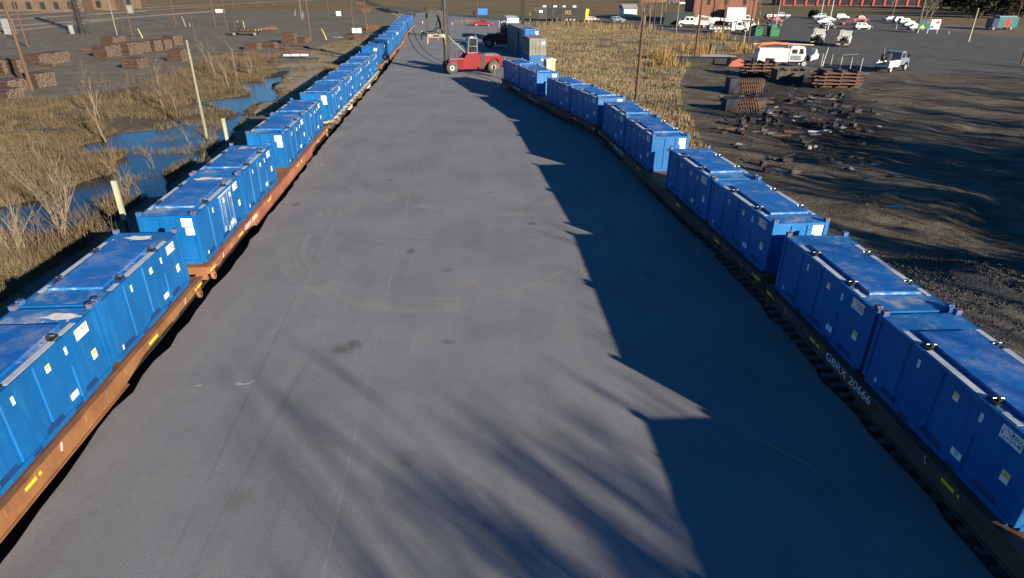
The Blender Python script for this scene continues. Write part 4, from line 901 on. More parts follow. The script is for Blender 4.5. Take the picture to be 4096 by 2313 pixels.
MB().quad((.75, -1.16, 2.0), (1.6, -1.16, 2.0), (1.6, -1.16, 2.65), (.75, -1.16, 2.65)).quad((1.9, -1.16, 1.95), (2.65, -1.16, 1.95), (2.45, -1.16, 2.75), (1.95, -1.16, 2.75)).quad((2.98, -1, 2.05), (2.98, 1, 2.05), (2.76, .95, 2.88), (2.76, -.95, 2.88)).build('window', M['glass'], cb_)
MB().b2((.65, -1.175, 1.0), (2.35, -1.16, 1.75)).build('door', PAINT['blue_grey'], cb_)
MB().b2((2.8, -.5, .8), (3.9, .5, 1.5)).box((3.3, 0, 1.6), (.7, .7, .3)).build('engine', M['steel_dark'], t)
MB().prism([(3.95, .9), (4.2, 1.1), (5.0, 1.3), (5.1, 1.9), (4.75, 2.2), (4.6, 2.7), (4.45, 2.7), (4.4, 2.1), (3.9, 1.7)], -1.05, 1.05, 'y').build('bonnet', M['white'], t)
MB().tube([(-4.25, -.2, 2.1), (-4.25, -.2, 3.0), (-3.9, -.2, 3.35)], .12, 7).bar((-3.95, -.2, 3.3), (-1.6, -.2, 3.5), .26, .34).bar((-1.6, -.2, 3.45), (.3, -.2, 3.4), .22, .28).build('folding_crane', M['orange'], t)
MB().bar((-4.9, .5, 3.25), (.0, .5, 3.35), .12, .14).bar((.2, .4, 3.35), (4.5, .4, 3.2), .14, .12).tube([(-4.8, .5, 3.2), (-4.85, .5, 2.4)], .05, 5).tube([(.25, -.6, 2.7), (.25, -.6, 3.3)], .06, 6).build('pipe_rack', M['tan'], t)
# two bucket trucks seen from behind
def utility_truck(label, loc, rz, load):
    t = thing('utility_truck', label, 'truck', loc, rz, 'white work trucks'); ft = truck_cab(t, .4, M['white']); frame(t, -3.8, 3.6); truck_wheels(t, (-2.3, ft), .48)
    for s in (-1, 1): MB().b2((-3.8, s*1.2-(.45 if s > 0 else 0), .7), (.3, s*1.2+(.45 if s < 0 else 0), 1.95)).build('side_locker', M['white'], t)
    MB().b2((-3.8, -.75, .9), (.3, .75, 1.0)).b2((-3.9, -1.15, .6), (-3.75, 1.15, 1.2)).build('load_bed', M['steel_dark'], t)
    MB().b2((-4.0, -1.1, .45), (-3.82, -.35, .72)).b2((-4.0, .35, .45), (-3.82, 1.1, .72)).build('bumper', M['pale_yellow'] if load else M['offwhite'], t)
    MB().tube([(-1.2, .5, 1.0), (-1.2, .5, 2.5)], .2, 9).bar((-1.2, .5, 2.4), (-3.4, .5, 2.6), .22, .26).box((-3.5, .5, 2.9), (.5, .6, .9)).build('lift_arm', M['offwhite'], t)
    MB().tube([(-3.3, -.3, 1.0), (-3.3, -.3, 2.7)], .06, 6).build('guide_post', M['pale_yellow'], t)
    MB().lathe([(-.35, .001), (-.35, .55), (-.3, .55), (-.3, .4), (.3, .4), (.3, .55), (.35, .55), (.35, .001)], 'y', (-2.6, 0, 1.6), 14).build('cable_drum', M['sleeper'] if load else M['black'], t)
    for s in (-1, 1): MB().box((-3.83, s*1.0, 1.4), (.06, .16, .24)).build('taillight', M['taillamp'], t)
    return t
utility_truck('white utility truck seen from behind, left of the pair, with brown cable drum', g_at(3268, 172), R(62), True)
utility_truck('white utility truck seen from behind, right of the pair, with black drum', g_at(3372, 181), R(61), False)
t = thing('digger_truck', 'white work truck with black gear piled on it, alone on the gravel', 'truck', g_at(3555, 282), R(38), 'white work trucks'); ft = truck_cab(t, .4, PAINT['blue_grey']); frame(t, -3.2, 3.5); truck_wheels(t, (-2.0, ft), .48)
MB().b2((-3.2, -1.2, .8), (.3, -.7, 1.7)).b2((-3.2, .7, .8), (.3, 1.2, 1.7)).b2((-3.2, -.7, .8), (.3, .7, .95)).build('service_body', M['white'], t)
MB().tube([(-.8, 0, .95), (-.8, 0, 2.6)], .3, 9).bar((-.9, 0, 2.5), (-3.0, 0, 2.2), .4, .45).box((-1.6, .2, 2.1), (1.0, .9, .8)).lathe([(-.2, .001), (-.2, .45), (.2, .45), (.2, .001)], 'y', (-2.9, 0, 2.1), 12).build('drill_unit', M['black'], t)
MB().bar((-2.9, .1, 2.4), (-3.2, .1, 3.6), .14, .14).build('lift_arm', PAINT['blue_grey'], t)
# long dark gooseneck trailer with a yellow tail board
t = thing('gooseneck_trailer', 'long dark trailer with cooling units on top and striped yellow tail board', 'trailer', g_at(2238, 83), R(1)); k = 1.0
MB().b2((-4.3, -1.25, .8), (8.0, 1.25, 3.9)).build('body', M['black'], t); MB().prism([(-8.6, 2.6), (-8.6, 4.0), (-4.3, 4.0), (-4.3, .6), (-7.0, .6), (-7.0, 2.6)], -1.25, 1.25, 'y').b2((-4.3, -1.28, 1.4), (8.0, 1.28, 1.6)).b2((-8.6, -1.26, 3.9), (8.1, 1.26, 4.05)).build('front_section', M['olive'], t)
for x in (-5.0, -1.6, 1.2, 4.6): MB().box((x, 0, 4.3), (1.1, 1.0, .5)).build('cooling_unit', M['white'], t)
MB().prism([(8.1, .5), (9.1, .5), (9.2, 3.6), (8.2, 3.6)], -1.2, 1.2, 'y', 0).bar((8.3, -1.215, 1.0), (9.0, -1.215, 3.4), .02, .12, 1).bar((8.6, -1.215, .6), (9.1, -1.215, 2.2), .02, .12, 1).build('tail_board', [M['yellow'], M['ink']], t)
MB().b2((1.6, -1.262, 2.1), (3.4, -1.25, 3.1)).b2((1.8, -1.266, 2.3), (2.2, -1.262, 2.9), 1).b2((2.5, -1.266, 2.3), (3.2, -1.262, 2.9), 1).build('orange_panel', [M['castrust2'], M['black']], t)
MB().b2((-6.6, -1.266, 2.5), (-5.6, -1.25, 3.1)).build('sign_plate', M['plate'], t); MB().b2((-2.6, -1.262, 1.6), (-1.8, -1.25, 3.6)).build('door', M['steel_dark'], t)
for x in (2.2, 3.4, 4.6):
    for s in (-1, 1): wheel(t, x, s*1.0, .5, .3)
MB().tube([(-8.1, 0, 2.6), (-8.1, 0, 1.3)], .12, 7).build('landing_leg', M['steel_dark'], t)
# painted van at the right edge, sign boards
t = thing('painted_trailer', 'teal and red painted trailer under the dark trees', 'trailer', g_at(4010, 118), R(10)); MB().b2((-3.2, -1.2, .7), (3.2, 1.2, 3.4)).build('body', M['teal'], t); MB().b2((-.9, -1.215, .9), (.6, -1.2, 2.9)).build('red_panel', M['taillamp'], t); MB().b2((-3.3, -1.1, 3.4), (2.5, 1.1, 3.7)).build('roof', PAINT['blue_grey'], t); MB().b2((-5.0, -1.2, .7), (-3.2, 1.2, 3.1)).build('cab', PAINT['dark_blue'], t)
truck_wheels(t, (-4.2, 1.6), .48)
M['green_dark'] = mat('dark_green_lid', (.012, .06, .04), (.01, .045, .03), 2); M['screen'] = mat('dark_green_fabric', (.02, .032, .03), (.014, .022, .02), 1.5)
M['shop_red'] = mat('shop_brick', (.19, .06, .045), (.14, .05, .04), .6); M['shop_pier'] = mat('bright_red_pier', (.42, .05, .035), (.32, .045, .03), 1)
M['shed'] = mat('tan_shed_wall', (.13, .085, .055), (.075, .052, .038), .4); M['shed_roof'] = mat('brown_shed_roof', (.085, .065, .05), (.055, .045, .04), .5)
M['panel_navy'] = mat('dark_navy_sheet', (.018, .024, .04), (.012, .014, .022), 2); M['rust_red2'] = mat('crushed_red_metal', (.33, .07, .05), (.16, .08, .055), 3)
M['rail_rust'] = mat('dark_rusty_rail', (.065, .035, .025), (.12, .07, .045), 2)
# ================================================================== poles, masts, posts
def px_of(p):
    d = Vector(p)-Vector((0, 0, CAMH)); w = d.dot(FWD); return 2048+F*d.dot(RIGHT)/w, 1156.5-F*d.dot(UP)/w
def top_z(p, v):
    'height at which a vertical line over ground point p reaches photo row v'
    lo, hi = -1.0, 60.0
    for _ in range(40):
        mid = (lo+hi)/2
        if px_of((p.x, p.y, mid))[1] > v: lo = mid
        else: hi = mid
    return hi
gP = 'utility poles of the rail yard'
def pole(u, v, r, label, top=None, h=11.5, paint='pole', arm=False, lean=0, name='utility_pole', cat='pole', box=False, group=gP):
    p = gz(at(u, v)); H = top_z(p, top)-p.z if top is not None else h
    mb = MB(); k = 5; mb.tube([(lean*(i/k)**1.2, .02*math.sin(i*2.1+u), H*i/k-(.3 if i == 0 else 0)) for i in range(k+1)], [r*(1-.38*i/k) for i in range(k+1)], 9)
    if not arm and not box: o = mb.build(name, M[paint], None, p); tag(o, label, cat, group); return o
    t = thing(name, label, cat, p, 0, group); mb.build('shaft', M[paint], t)
    if arm:
        for z in (H-.5, H-1.5): MB().b2((-1.2, -.06-r, z), (1.2, .06-r, z+.12)).build('cross_arm', M[paint], t)
    if box: MB().lathe([(0, .001), (0, .32), (1.1, .32), (1.1, .001)], 'z', (r+.3, 0, H-3.5), 12).build('transformer', M['grey'], t)
    return t
for a_ in ((127, 357, .24, 'stout leaning pole beside the lowest left sleeper stacks', None, 12.5), (111, 188, .17, 'slim yellowish pole behind the stout leaning pole', None, 11), (822, 528, .15, 'pale green topless pole standing by the pond', 160, 0, 'pole_grey'), (783, 166, .17, 'short dark pole at the right end of the long sleeper stacks', 52, 0, 'pole_dark'),
           (468, 138, .13, 'thin pale pole beside the lattice tower, with loose sticks', None, 11, 'pole_grey'), (494, 121, .16, 'dark cut off pole between the tower and the grey box pole', 22, 0, 'pole_dark'), (530, 145, .15, 'brown pole behind the long sleeper stacks', None, 11), (703, 102, .16, 'brown pole alone on the gravel behind the stacks', None, 11),
           (861, 105, .18, 'brown pole left of the white barrel group', None, 11), (904, 100, .20, 'dark pole right of the white barrel group', None, 11, 'pole_dark'), (934, 33, .18, 'far brown pole on the skyline tracks, left of two', None, 12), (1026, 22, .18, 'farthest brown pole near the skyline tracks', None, 12),
           (1243, 161, .21, 'tall brown pole beside the tall sleeper block, with white ball at foot', None, 12.5), (1207, 79, .12, 'thin pale pole in the middle of the gravel yard', None, 10.5, 'pole_grey'), (1315, 71, .18, 'dark pole by the fenced white cabinet', None, 11, 'pole_dark'), (1411, 96, .17, 'brown pole left of the far left train', None, 11), (1466, 128, .18, 'brown pole in front of the rusty sleeper bundles', None, 11.5), (1383, 26, .16, 'far brown pole beside the curving tracks', None, 11),
           (1896, 66, .17, 'dark pole beside the blue board, left of two', None, 11, 'pole_dark'), (1911, 81, .17, 'brown pole rising behind the red pickup', None, 11), (2249, 84, .17, 'brown pole in front of the long dark trailer', None, 11), (2544, 404, .23, 'tall orange brown pole at the puddle beside the right train', 46, 0), (2780, 229, .25, 'tall brown pole at the dark ditch, dark at its foot', None, 12), (2613, 122, .20, 'dark pole among bare trees, at the field edge', None, 11.5, 'pole_dark'),
           (2887, 142, .19, 'brown pole in front of the boom truck wheels', None, 11.5), (2992, 167, .21, 'brown pole just left of the first green bin', None, 11.5), (3079, 146, .18, 'slim dark pole in front of the second green bin', None, 11, 'pole_dark'), (2704, 122, .17, 'pale grey pole in front of the crew truck', None, 10.5, 'pole_grey'), (2641, 100, .12, 'thin grey pole left of the dark screen', None, 10, 'pole_grey'), (2657, 93, .12, 'thin pale pole in front of the dark screen', None, 10, 'pole_grey'), (2487, 64, .16, 'brown pole beside the small white garage', None, 11), (2770, 92, .18, 'black pole at the left corner of the brick building', None, 11, 'pole_dark'),
           (3311, 118, .13, 'white lamp pole in front of the middle car row', None, 10, 'white'), (3280, 78, .13, 'pale lamp pole at the left of the car park', None, 10, 'white'), (3566, 78, .13, 'pale lamp pole beside the far end of the right car row', None, 10, 'pole_grey'), (3668, 128, .17, 'pale brown pole beside the painted sign boards', None, 11, 'pole_grey'), (3675, 90, .14, 'slim brown pole in bare trees behind the sign boards', None, 11), (3874, 164, .20, 'thick pale post standing alone, right of the sign boards', 33, 0, 'post'), (4052, 118, .15, 'slim pole at the nose of the teal trailer', None, 11), (4084, 256, .15, 'slim pole at the right edge near the long puddle', None, 10)):
    pole(*a_[:4], top=a_[4], h=a_[5], paint=a_[6] if len(a_) > 6 else 'pole')
pole(3103, 112, .07, 'white slim mast beside the second green bin', None, 8, 'white', cat='mast', name='slim_mast', group=None); pole(2974, 182, .06, 'grey post of the round white sign at the track end', 118, 0, 'white', cat='post', name='sign_post', group=None)
pole(2998, 266, .10, 'thin brown post beside the upper rail pile', 165, 0, cat='post', name='timber_post', group=None); pole(2515, 398, .035, 'thin white marker rod standing in the puddle', 365, 0, 'white', cat='marker', name='marker_rod', group=None)
gS = 'marker sticks in the gravel yard'
for i, (u, v, tp, ln, paint, l) in enumerate(((570, 150, 115, -.6, 'pale_yellow', 'pale leaning stick right of the dark stump post'), (547, 146, 88, 0, 'pole_dark', 'dark stump post behind the long sleeper stacks'), (742, 104, 66, -.5, 'post', 'white leaning stick on the far gravel'), (760, 104, 92, 0, 'post', 'short white peg beside the leaning stick'), (927, 97, 87, 0, 'pale_yellow', 'short yellow post, left of three'), (951, 95, 84, 0, 'pale_yellow', 'short yellow post, middle of three'), (980, 118, 84, -.2, 'pale_yellow', 'tall yellow post, right of three'), (1306, 157, 115, -.8, 'pale_yellow', 'long leaning yellow stick by the gravel puddle'), (1476, 114, 98, -.3, 'pale_yellow', 'leaning yellow stick at the rusty bundle'), (1180, 62, 38, .3, 'post', 'pale stick near the thin pole'), (1213, 68, 44, 0, 'post', 'pale stick right of the thin pole'), (2120, 62, 49, 0, 'pale_yellow', 'yellow bollard left of the dark trailer'), (2121, 82, 74, 0, 'pale_yellow', 'yellow bollard before the gooseneck'), (2209, 83, 67, 0, 'post', 'pale bollard before the trailer door'), (2227, 84, 69, 0, 'post', 'second pale bollard before the trailer door'), (2337, 89, 76, 0, 'pale_yellow', 'yellow bollard left of the white car'), (2353, 91, 83, 0, 'pale_yellow', 'low yellow bollard before the white car'), (3584, 116, 98, 0, 'white', 'white short post before the silver wagon row'), (3795, 134, 124, 0, 'white', 'white stub post on the right lawn'))):
    pole(u, v, .09, l, tp, 0, paint, lean=ln, name='marker_post', cat='post', group=gS)
# two square timber markers beside the left train
for u, v, tp, l in ((512, 930, 727, 'bleached square timber post with dark steel foot beside the left train'), (915, 590, 476, 'slim bleached timber post beside the left train')):
    x = at(u, v, 1.0); p = Vector((x.x, x.y, -.5)); H = top_z(p, tp)-p.z; t = thing('timber_marker', l, 'post', p, .1)
    MB().tube([(0, 0, -.2), (0, 0, H*.55)], .09, 8).build('steel_foot', M['steel_dark'], t); MB().box((0, 0, H*.77), (.20, .16, H*.48)).build('plank', M['post'], t)
# lattice tower
p = gz(at(331, 131)); t = thing('lattice_tower', 'dark steel lattice tower with three legs in the left rail yard', 'tower', p, R(20)); mb = MB(); H = 22
for k in range(3):
    a = k*2.094; b_ = a+2.094
    mb.tube([(1.9*math.cos(a), 1.9*math.sin(a), 0), (.9*math.cos(a), .9*math.sin(a), H)], .12, 6)
    for i in range(11):
        z0, z1 = i*2, i*2+2; r0, r1 = 1.9-z0/H, 1.9-z1/H
        mb.tube([(r0*math.cos(a), r0*math.sin(a), z0), (r1*math.cos(b_), r1*math.sin(b_), z1)], .05, 5); mb.tube([(r0*math.cos(b_), r0*math.sin(b_), z0), (r1*math.cos(a), r1*math.sin(a), z1)], .05, 5); mb.tube([(r1*math.cos(a), r1*math.sin(a), z1), (r1*math.cos(b_), r1*math.sin(b_), z1)], .045, 5)
mb.build('lattice', M['steel_dark'], t); MB().b2((-.35, -.35, 0), (.35, .35, H)).build('shaded_column', M['black'], t); MB().box((-1.9, -.6, .9), (.9, .9, 1.8)).build('equipment_box', M['grey'], t)  # black core column, its shade put into the colour
# cabinets, signs, bins, cones
def cabinet(u, v, w, d, h, paint, label, cat='cabinet', name='cabinet', rz=.1):
    t = thing(name, label, cat, gz(at(u, v)), rz); MB().b2((-w/2, -d/2, .12), (w/2, d/2, h)).build('body', M[paint], t); MB().b2((-w/2-.06, -d/2-.06, h), (w/2+.06, d/2+.06, h+.1)).b2((-w/2-.08, -d/2-.08, 0), (w/2+.08, d/2+.08, .12)).build('frame', M['grey'], t); MB().b2((-w*.42, -d/2-.02, .3), (-.02, -d/2-.0, h-.15)).b2((.02, -d/2-.02, .3), (w*.42, -d/2-.0, h-.15)).build('door', M[paint], t); return t
cabinet(42, 134, 1.9, 1.2, 3.2, 'grey', 'grey metal cabinet on the gravel at the left edge'); cabinet(523, 48, 1.6, 1.2, 2.6, 'grey', 'far grey cabinet beside the brown pole'); cabinet(1355, 62, 1.6, 1.0, 1.5, 'white', 'white cabinet beside the dark pole and dry pit')
gB = 'white barrels in the yard'
for i in range(4): o = MB().lathe([(0, .001), (0, .42), (.35, .45), (.7, .45), (1.25, .42), (1.3, .001)], 'z', n=12).build('barrel', M['offwhite'], None, gz(at(866+i*9, 49))); tag(o, 'white barrel in the row of four between two poles', 'barrel', gB)
t = thing('board_sign', 'bright blue board on two short legs beside the road', 'sign', gz(at(1930, 68)), R(4)); MB().b2((-1.7, -.05, .7), (1.7, .05, 2.7)).build('panel', M['blue_sign'], t)
for x in (-1.5, 1.5): MB().prism([(-.4, 0), (-.3, 0), (.04, .8), (.3, 0), (.4, 0), (.06, 1.2), (-.06, 1.2)], x-.04, x+.04, 'x').build('leg', M['black'], t)
t = thing('board_sign', 'pair of small white lettered boards before the rusty sleepers', 'sign', gz(at(1429, 137)), R(8))
for x in (-.62, .55):
    b_ = MB().b2((x-.5, -.03, .4), (x+.5, .03, 1.5)).build('panel', M['white'], t); MB().bar((x-.3, -.035, .6), (x+.1, -.035, 1.3), .02, .1).bar((x+.1, -.035, .6), (x+.3, -.035, 1.3), .02, .08).build('mark', M['ink'], b_)
    MB().b2((x-.05, -.02, 0), (x+.05, .02, .4)).build('leg', M['steel_dark'], t)
for (u, v, l, c1, c2, c3) in ((3690, 131, 'painted sign board with teal and yellow shapes on the verge', 'teal', 'yellow', 'taillamp'), (3728, 131, 'pale sign board on two legs with red and blue strokes', 'white', 'blue_sign', 'taillamp')):
    t = thing('board_sign', l, 'sign', gz(at(u, v)), R(-4)); p_ = MB().b2((-1.5, -.06, 1.0), (1.5, .06, 3.4)).build('panel', M[c1], t); MB().prism([(-1.2, 1.3), (.2, 1.2), (-.4, 2.1)], -.075, -.06, 'y').build('painted_shape', M[c2], p_); MB().prism([(.2, 2.3), (1.2, 2.5), (1.2, 2.9), (.5, 3.0)], -.075, -.06, 'y').build('painted_shape', M[c3], p_)
    for x in (-1.2, 1.2): MB().b2((x-.07, -.05, 0), (x+.07, .05, 1.0)).build('leg', M['offwhite'], t)
o = MB().lathe([(0, .001), (0, .55), (.03, .55), (.03, .001)], 'y', n=20).build('round_sign', M['white'], None, gz(at(2974, 182))+Vector((0, -.1, 4.0))); tag(o, 'round white sign disc on the grey post', 'sign')
t = thing('stop_sign', 'red octagonal sign at the street corner by the silver car', 'sign', gz(at(2981, 128)), 0); k = 8; MB().prism([(.42*math.cos(.393+i*.785), 2.3+.42*math.sin(.393+i*.785)) for i in range(8)], -.02, .02, 'y').build('panel', M['taillamp'], t); MB().tube([(0, .06, 0), (0, .06, 2.6)], .04, 6).build('post', M['chrome'], t); text_mesh('lettering', 'STOP', .26, M['letter'], t, (0, -.025, 2.3), (R(90), 0, 0))
for u, v, rz, l in ((3025, 140, 0, 'dark green bin with rounded lid, left of the pair'), (3090, 142, .1, 'bright green open bin, right of the pair')):
    t = thing('waste_bin', l, 'bin', gz(at(u, v)), rz); MB().prism([(-1.0, 0), (1.0, 0), (1.2, 1.7), (-1.2, 1.7)], -1.1, 1.1, 'y').build('body', M['green'], t)
    if rz == 0: MB().prism([(-1.2, 1.7), (1.2, 1.7), (1.0, 2.2), (0, 2.45), (-1.0, 2.2)], -1.15, 1.15, 'y').build('lid', M['green_dark'], t)
    else: MB().b2((-1.25, .95, 1.6), (1.25, 1.15, 2.6)).b2((-1.25, -1.0, 1.6), (-1.1, 1.0, 2.4)).build('raised_lid', M['green'], t)
def cone(u, v, label, h=.95, z=0.0):
    p = at(u, v, z); t = thing('traffic_cone', label, 'cone', p, .2, 'traffic cones'); MB().b2((-.22, -.22, 0), (.22, .22, .05)).build('base', M['black'], t)
    MB().lathe([(.05, .17), (h*.4, .12)], 'z', n=12).lathe([(h*.62, .085), (h*.74, .065)], 'z', n=12).lathe([(h*.86, .05), (h, .03), (h, .001)], 'z', n=12).build('cone_body', M['orange'], t); MB().lathe([(h*.4, .12), (h*.62, .085)], 'z', n=12).lathe([(h*.74, .065), (h*.86, .05)], 'z', n=12).build('white_band', M['white'], t)
for a_ in ((1996, 356, 'orange and white cone in the shade by the end of the right train'), (1690, 97, 'orange cone in the open behind the handler spreader', 1.0), (1750, 53, 'tall orange and white drum cone at the road edge', 1.3), (1809, 102, 'orange cone just right of the tall mast', 1.0)): cone(*a_[:3], *(a_[3:] or ()))
o = MB().lathe([(0, .3), (.25, .22), (.9, .08), (1.7, .001)], 'z', n=10).build('yellow_flag_marker', M['yellow'], None, gz(at(3032, 95))); tag(o, 'small bright yellow pyramid marker beside the car park', 'marker')
t = thing('round_bush', 'round dark clipped bush beside the car park lawn', 'bush', gz(at(3253, 70)))
# ================================================================== buildings
def building(name, label, p, rz, w, d, h, wallm, roofm, gable=0): # front on local -y
    t = thing(name, label, 'building', p, rz); MB().b2((-w/2, -d/2, -.5), (w/2, d/2, h)).build('wall', wallm, t); r_ = MB()
    if gable: r_.prism([(-d/2-.4, h-.05), (d/2+.4, h-.05), (0, h+gable)], -w/2-.4, w/2+.4, 'x')
    else: r_.b2((-w/2-.15, -d/2-.15, h), (w/2+.15, d/2+.15, h+.35))
    r_.build('roof', roofm, t); return t
def window(t, x, d, z, w, h, fm='offwhite', gm='glass'):
    f = MB().b2((x-w/2-.1, -d/2-.06, z-.1), (x+w/2+.1, -d/2+.02, z)).b2((x-w/2-.1, -d/2-.05, z+h), (x+w/2+.1, -d/2+.02, z+h+.12)).b2((x-w/2-.1, -d/2-.04, z), (x-w/2, -d/2+.02, z+h)).b2((x+w/2, -d/2-.04, z), (x+w/2+.1, -d/2+.02, z+h)).build('window', M[fm], t)
    MB().b2((x-w/2, -d/2-.015, z), (x+w/2, -d/2+.02, z+h)).build('pane', M[gm], f)
m, nt, b, pos = newmat('old_brick', .9); bt = _n(nt, 'TexBrick'); nt.links.new(_scalev(nt, pos, (1, 1, 1)), bt.inputs[0]); bt.inputs['Scale'].default_value = 3; bt.inputs[1].default_value = (.20, .075, .045, 1); bt.inputs[2].default_value = (.14, .055, .038, 1); bt.inputs[3].default_value = (.16, .10, .08, 1)
vx = _n(nt, 'SeparateXYZ'); nt.links.new(pos, vx.inputs[0]); cx = _n(nt, 'CombineXYZ'); nt.links.new(vx.outputs[0], cx.inputs[0]); nt.links.new(vx.outputs[2], cx.inputs[1]); nt.links.new(cx.outputs[0], bt.inputs[0])
nt.links.new(_mix(nt, _ramp(nt, _noise(nt, _scalev(nt, pos, (1, 1, .3)), .45, 5), .5, .72), bt.outputs[0], (.085, .05, .04)), b.inputs[0]); M['brick'] = m
bp_ = at(2893, 97); t = building('brick_building', 'old red brown brick building with small tall windows behind the white trucks', (bp_.x, bp_.y+6, 0), R(-1), 19, 12, 11, M['brick'], M['concrete'])
for x in (-5.2, 0, 5.6): window(t, x, 12, 5.4, .95, 2.0, 'brick')
for x in (8.4,): window(t, x, 12, 6.6, .9, 1.2, 'brick')
MB().b2((-.6, -6.09, 0), (.6, -6.0, 2.4)).build('door', M['steel_dark'], t); MB().b2((-3.4, -6.25, 2.4), (-2.6, -6.0, 11)).build('chimney_breast', M['brick'], t)
p = gz(at(2515, 66)); t = building('garage', 'small white garage with grey gable roof beside the bare trees', (p.x, p.y+2, 0), R(12), 5, 4.5, 2.6, M['white'], M['grey'], 1.4); MB().b2((-1.3, -2.29, 0), (1.3, -2.25, 2.1)).build('door', M['offwhite'], t)
p = gz(at(2712, 97)); t = thing('screen_fence', 'dark green fabric screen fence left of the brick building', 'fence', (p.x, p.y, p.z), R(-2)); MB().b2((-4.4, -.04, .05), (4.4, .04, 3.6)).build('fabric', M['screen'], t)
for x in (-4.4, -2.2, 0, 2.2, 4.4): MB().tube([(x, .1, -.2), (x, .1, 3.7)], .05, 6).build('post', M['steel_dark'], t)
p = gz(at(3440, 24)); t = building('shop_building', 'long low shop building with red piers and dark glass fronts', (p.x, p.y+8, 0), R(-1), 84, 14, 5.5, M['shop_red'], M['concrete'])
for i in range(14): MB().b2((-40+i*6, -7.06, .3), (-35.6+i*6, -7.0, 3.8)).build('window', M['glass'], t); MB().b2((-41.2+i*6, -7.5, 0), (-40.3+i*6, -7.07, 4.4)).build('pier', M['shop_pier'], t)
for i, (u, v, w, h) in enumerate(((120, 45, 34, 5), (330, 38, 22, 4.4), (470, 32, 16, 4.0))):
    p = gz(at(u, v)); t = building('yard_shed', ['long tan shed with dark openings at the top left of the yard', 'middle tan shed behind the lattice tower', 'right hand tan shed beyond the yard tracks'][i], (p.x, p.y+5, 0), R(12), w, 9, h, M['shed'], M['shed_roof'], 1.2)
    for k in range(int(w/4.5)): window(t, -w/2+2.4+k*4.5, 9, .6, 1.6, 2.4, 'shed_roof')
p = gz(at(2640, 10)); t = building('far_house', 'far brick house with pale trim left of the brick building', (p.x, p.y+5, 0), 0, 22, 9, 4, M['brick'], M['grey'], 2)
for k in range(4): window(t, -8+k*5, 9, .9, 1.4, 1.6)
# ================================================================== stacked sleepers, rails, scrap
gT = 'sleeper stacks of the left yard'
def sleepers(u, v, L, nw, nl, rz, label, seed=0, rusty=False, name='sleeper_stack'):
    'a strapped bundle: nw sleepers side by side, nl layers; ends face local -y, front left corner near (u, v)'
    q = random.Random(seed+u); mb = MB(); s = .26; p = gz(at(u, v))
    for j in range(nl):
        for i in range(nw):
            if j == nl-1 and q.random() < .2: continue
            dy = q.uniform(-.12, .12); x = (i-(nw-1)/2)*s+q.uniform(-.015, .015); z = .12+j*.20
            mb.box((x, dy, z), (s-.03, L, .17), 0, rz=q.uniform(-.01, .01)); mb.box((x, -L/2+dy-.004, z), (s-.05, .012, .15), 1)
    o = mb.build(name, [M['rust_brown'] if rusty else M['sleeper'], M['sleeper_end']], None, (p.x, p.y+L/2*math.cos(rz), p.z), rz); tag(o, label, 'sleepers', gT); return o
a90 = R(68)
for i, (u, v, L, nw, nl, rz, l, ru) in enumerate(((14, 288, 2.6, 9, 9, R(75), 'sleeper stack cut by the left edge, upper one', 0), (60, 290, 2.6, 5, 9, R(75), 'tall narrow sleeper stack near the left edge', 0), (190, 252, 2.7, 22, 8, R(80), 'wide sleeper stack right of the stout pole, upper left group', 0), (170, 262, 3.5, 2, 2, R(80), 'pair of long beams lying before the wide stack', 0),
      (150, 342, 2.6, 10, 8, R(78), 'greyish sleeper stack behind the stout pole foot', 0), (40, 362, 2.6, 11, 7, R(78), 'pale ended sleeper stack left of the stout pole foot', 0), (20, 384, 2.6, 8, 5, R(78), 'lowest sleeper stack at the left edge above the marsh', 0),
      (430, 222, 2.7, 14, 9, R(80), 'front left block of the long sleeper stacks', 0), (515, 215, 2.7, 12, 10, R(80), 'front middle block of the long sleeper stacks', 0), (455, 188, 2.7, 12, 10, R(80), 'rear left block of the long sleeper stacks', 0), (560, 205, 2.6, 8, 9, R(74), 'pale ended block in the long sleeper stacks', 0), (610, 200, 2.6, 7, 9, R(74), 'second pale ended block in the long stacks', 0), (650, 196, 2.6, 7, 9, R(74), 'third pale ended block in the long stacks', 0), (690, 178, 2.6, 9, 9, R(74), 'right rear block of the long stacks', 0),
      (540, 268, 2.6, 9, 7, R(85), 'single dark block on the road side below the long stacks', 0), (715, 240, 2.6, 10, 9, R(85), 'dark block among the bare shrubs', 0), (350, 202, 2.4, 4, 2, R(80), 'low reddish pile left of the long stacks', 1),
      (1158, 170, 2.7, 7, 10, R(88), 'tall square sleeper block left of the tall brown pole', 0), (1208, 168, 2.4, 8, 5, R(80), 'low dark block at the foot of the tall brown pole', 0), (1010, 195, 2.6, 8, 6, R(85), 'dark block behind the bare saplings', 0), (1080, 187, 2.4, 6, 5, R(85), 'small dark block right of the saplings', 0),
      (1492, 118, 2.7, 8, 6, R(88), 'rust red bundle beside the left train', 1), (1444, 156, 2.6, 11, 4, R(88), 'low rust red bundle below the white boards', 1), (1400, 148, 2.4, 5, 3, R(88), 'small grey pile beside the yard puddle', 0), (1464, 47, 2.7, 12, 6, R(88), 'rust brown bundle beside the curving tracks', 1), (1436, 18, 2.7, 11, 6, R(88), 'far rust brown bundle near the skyline tracks', 1), (1080, 20, 3.0, 9, 3, R(88), 'far dark beam pile by the top tracks', 0))):
    sleepers(u, v, L, nw, nl, rz, l, i, ru)
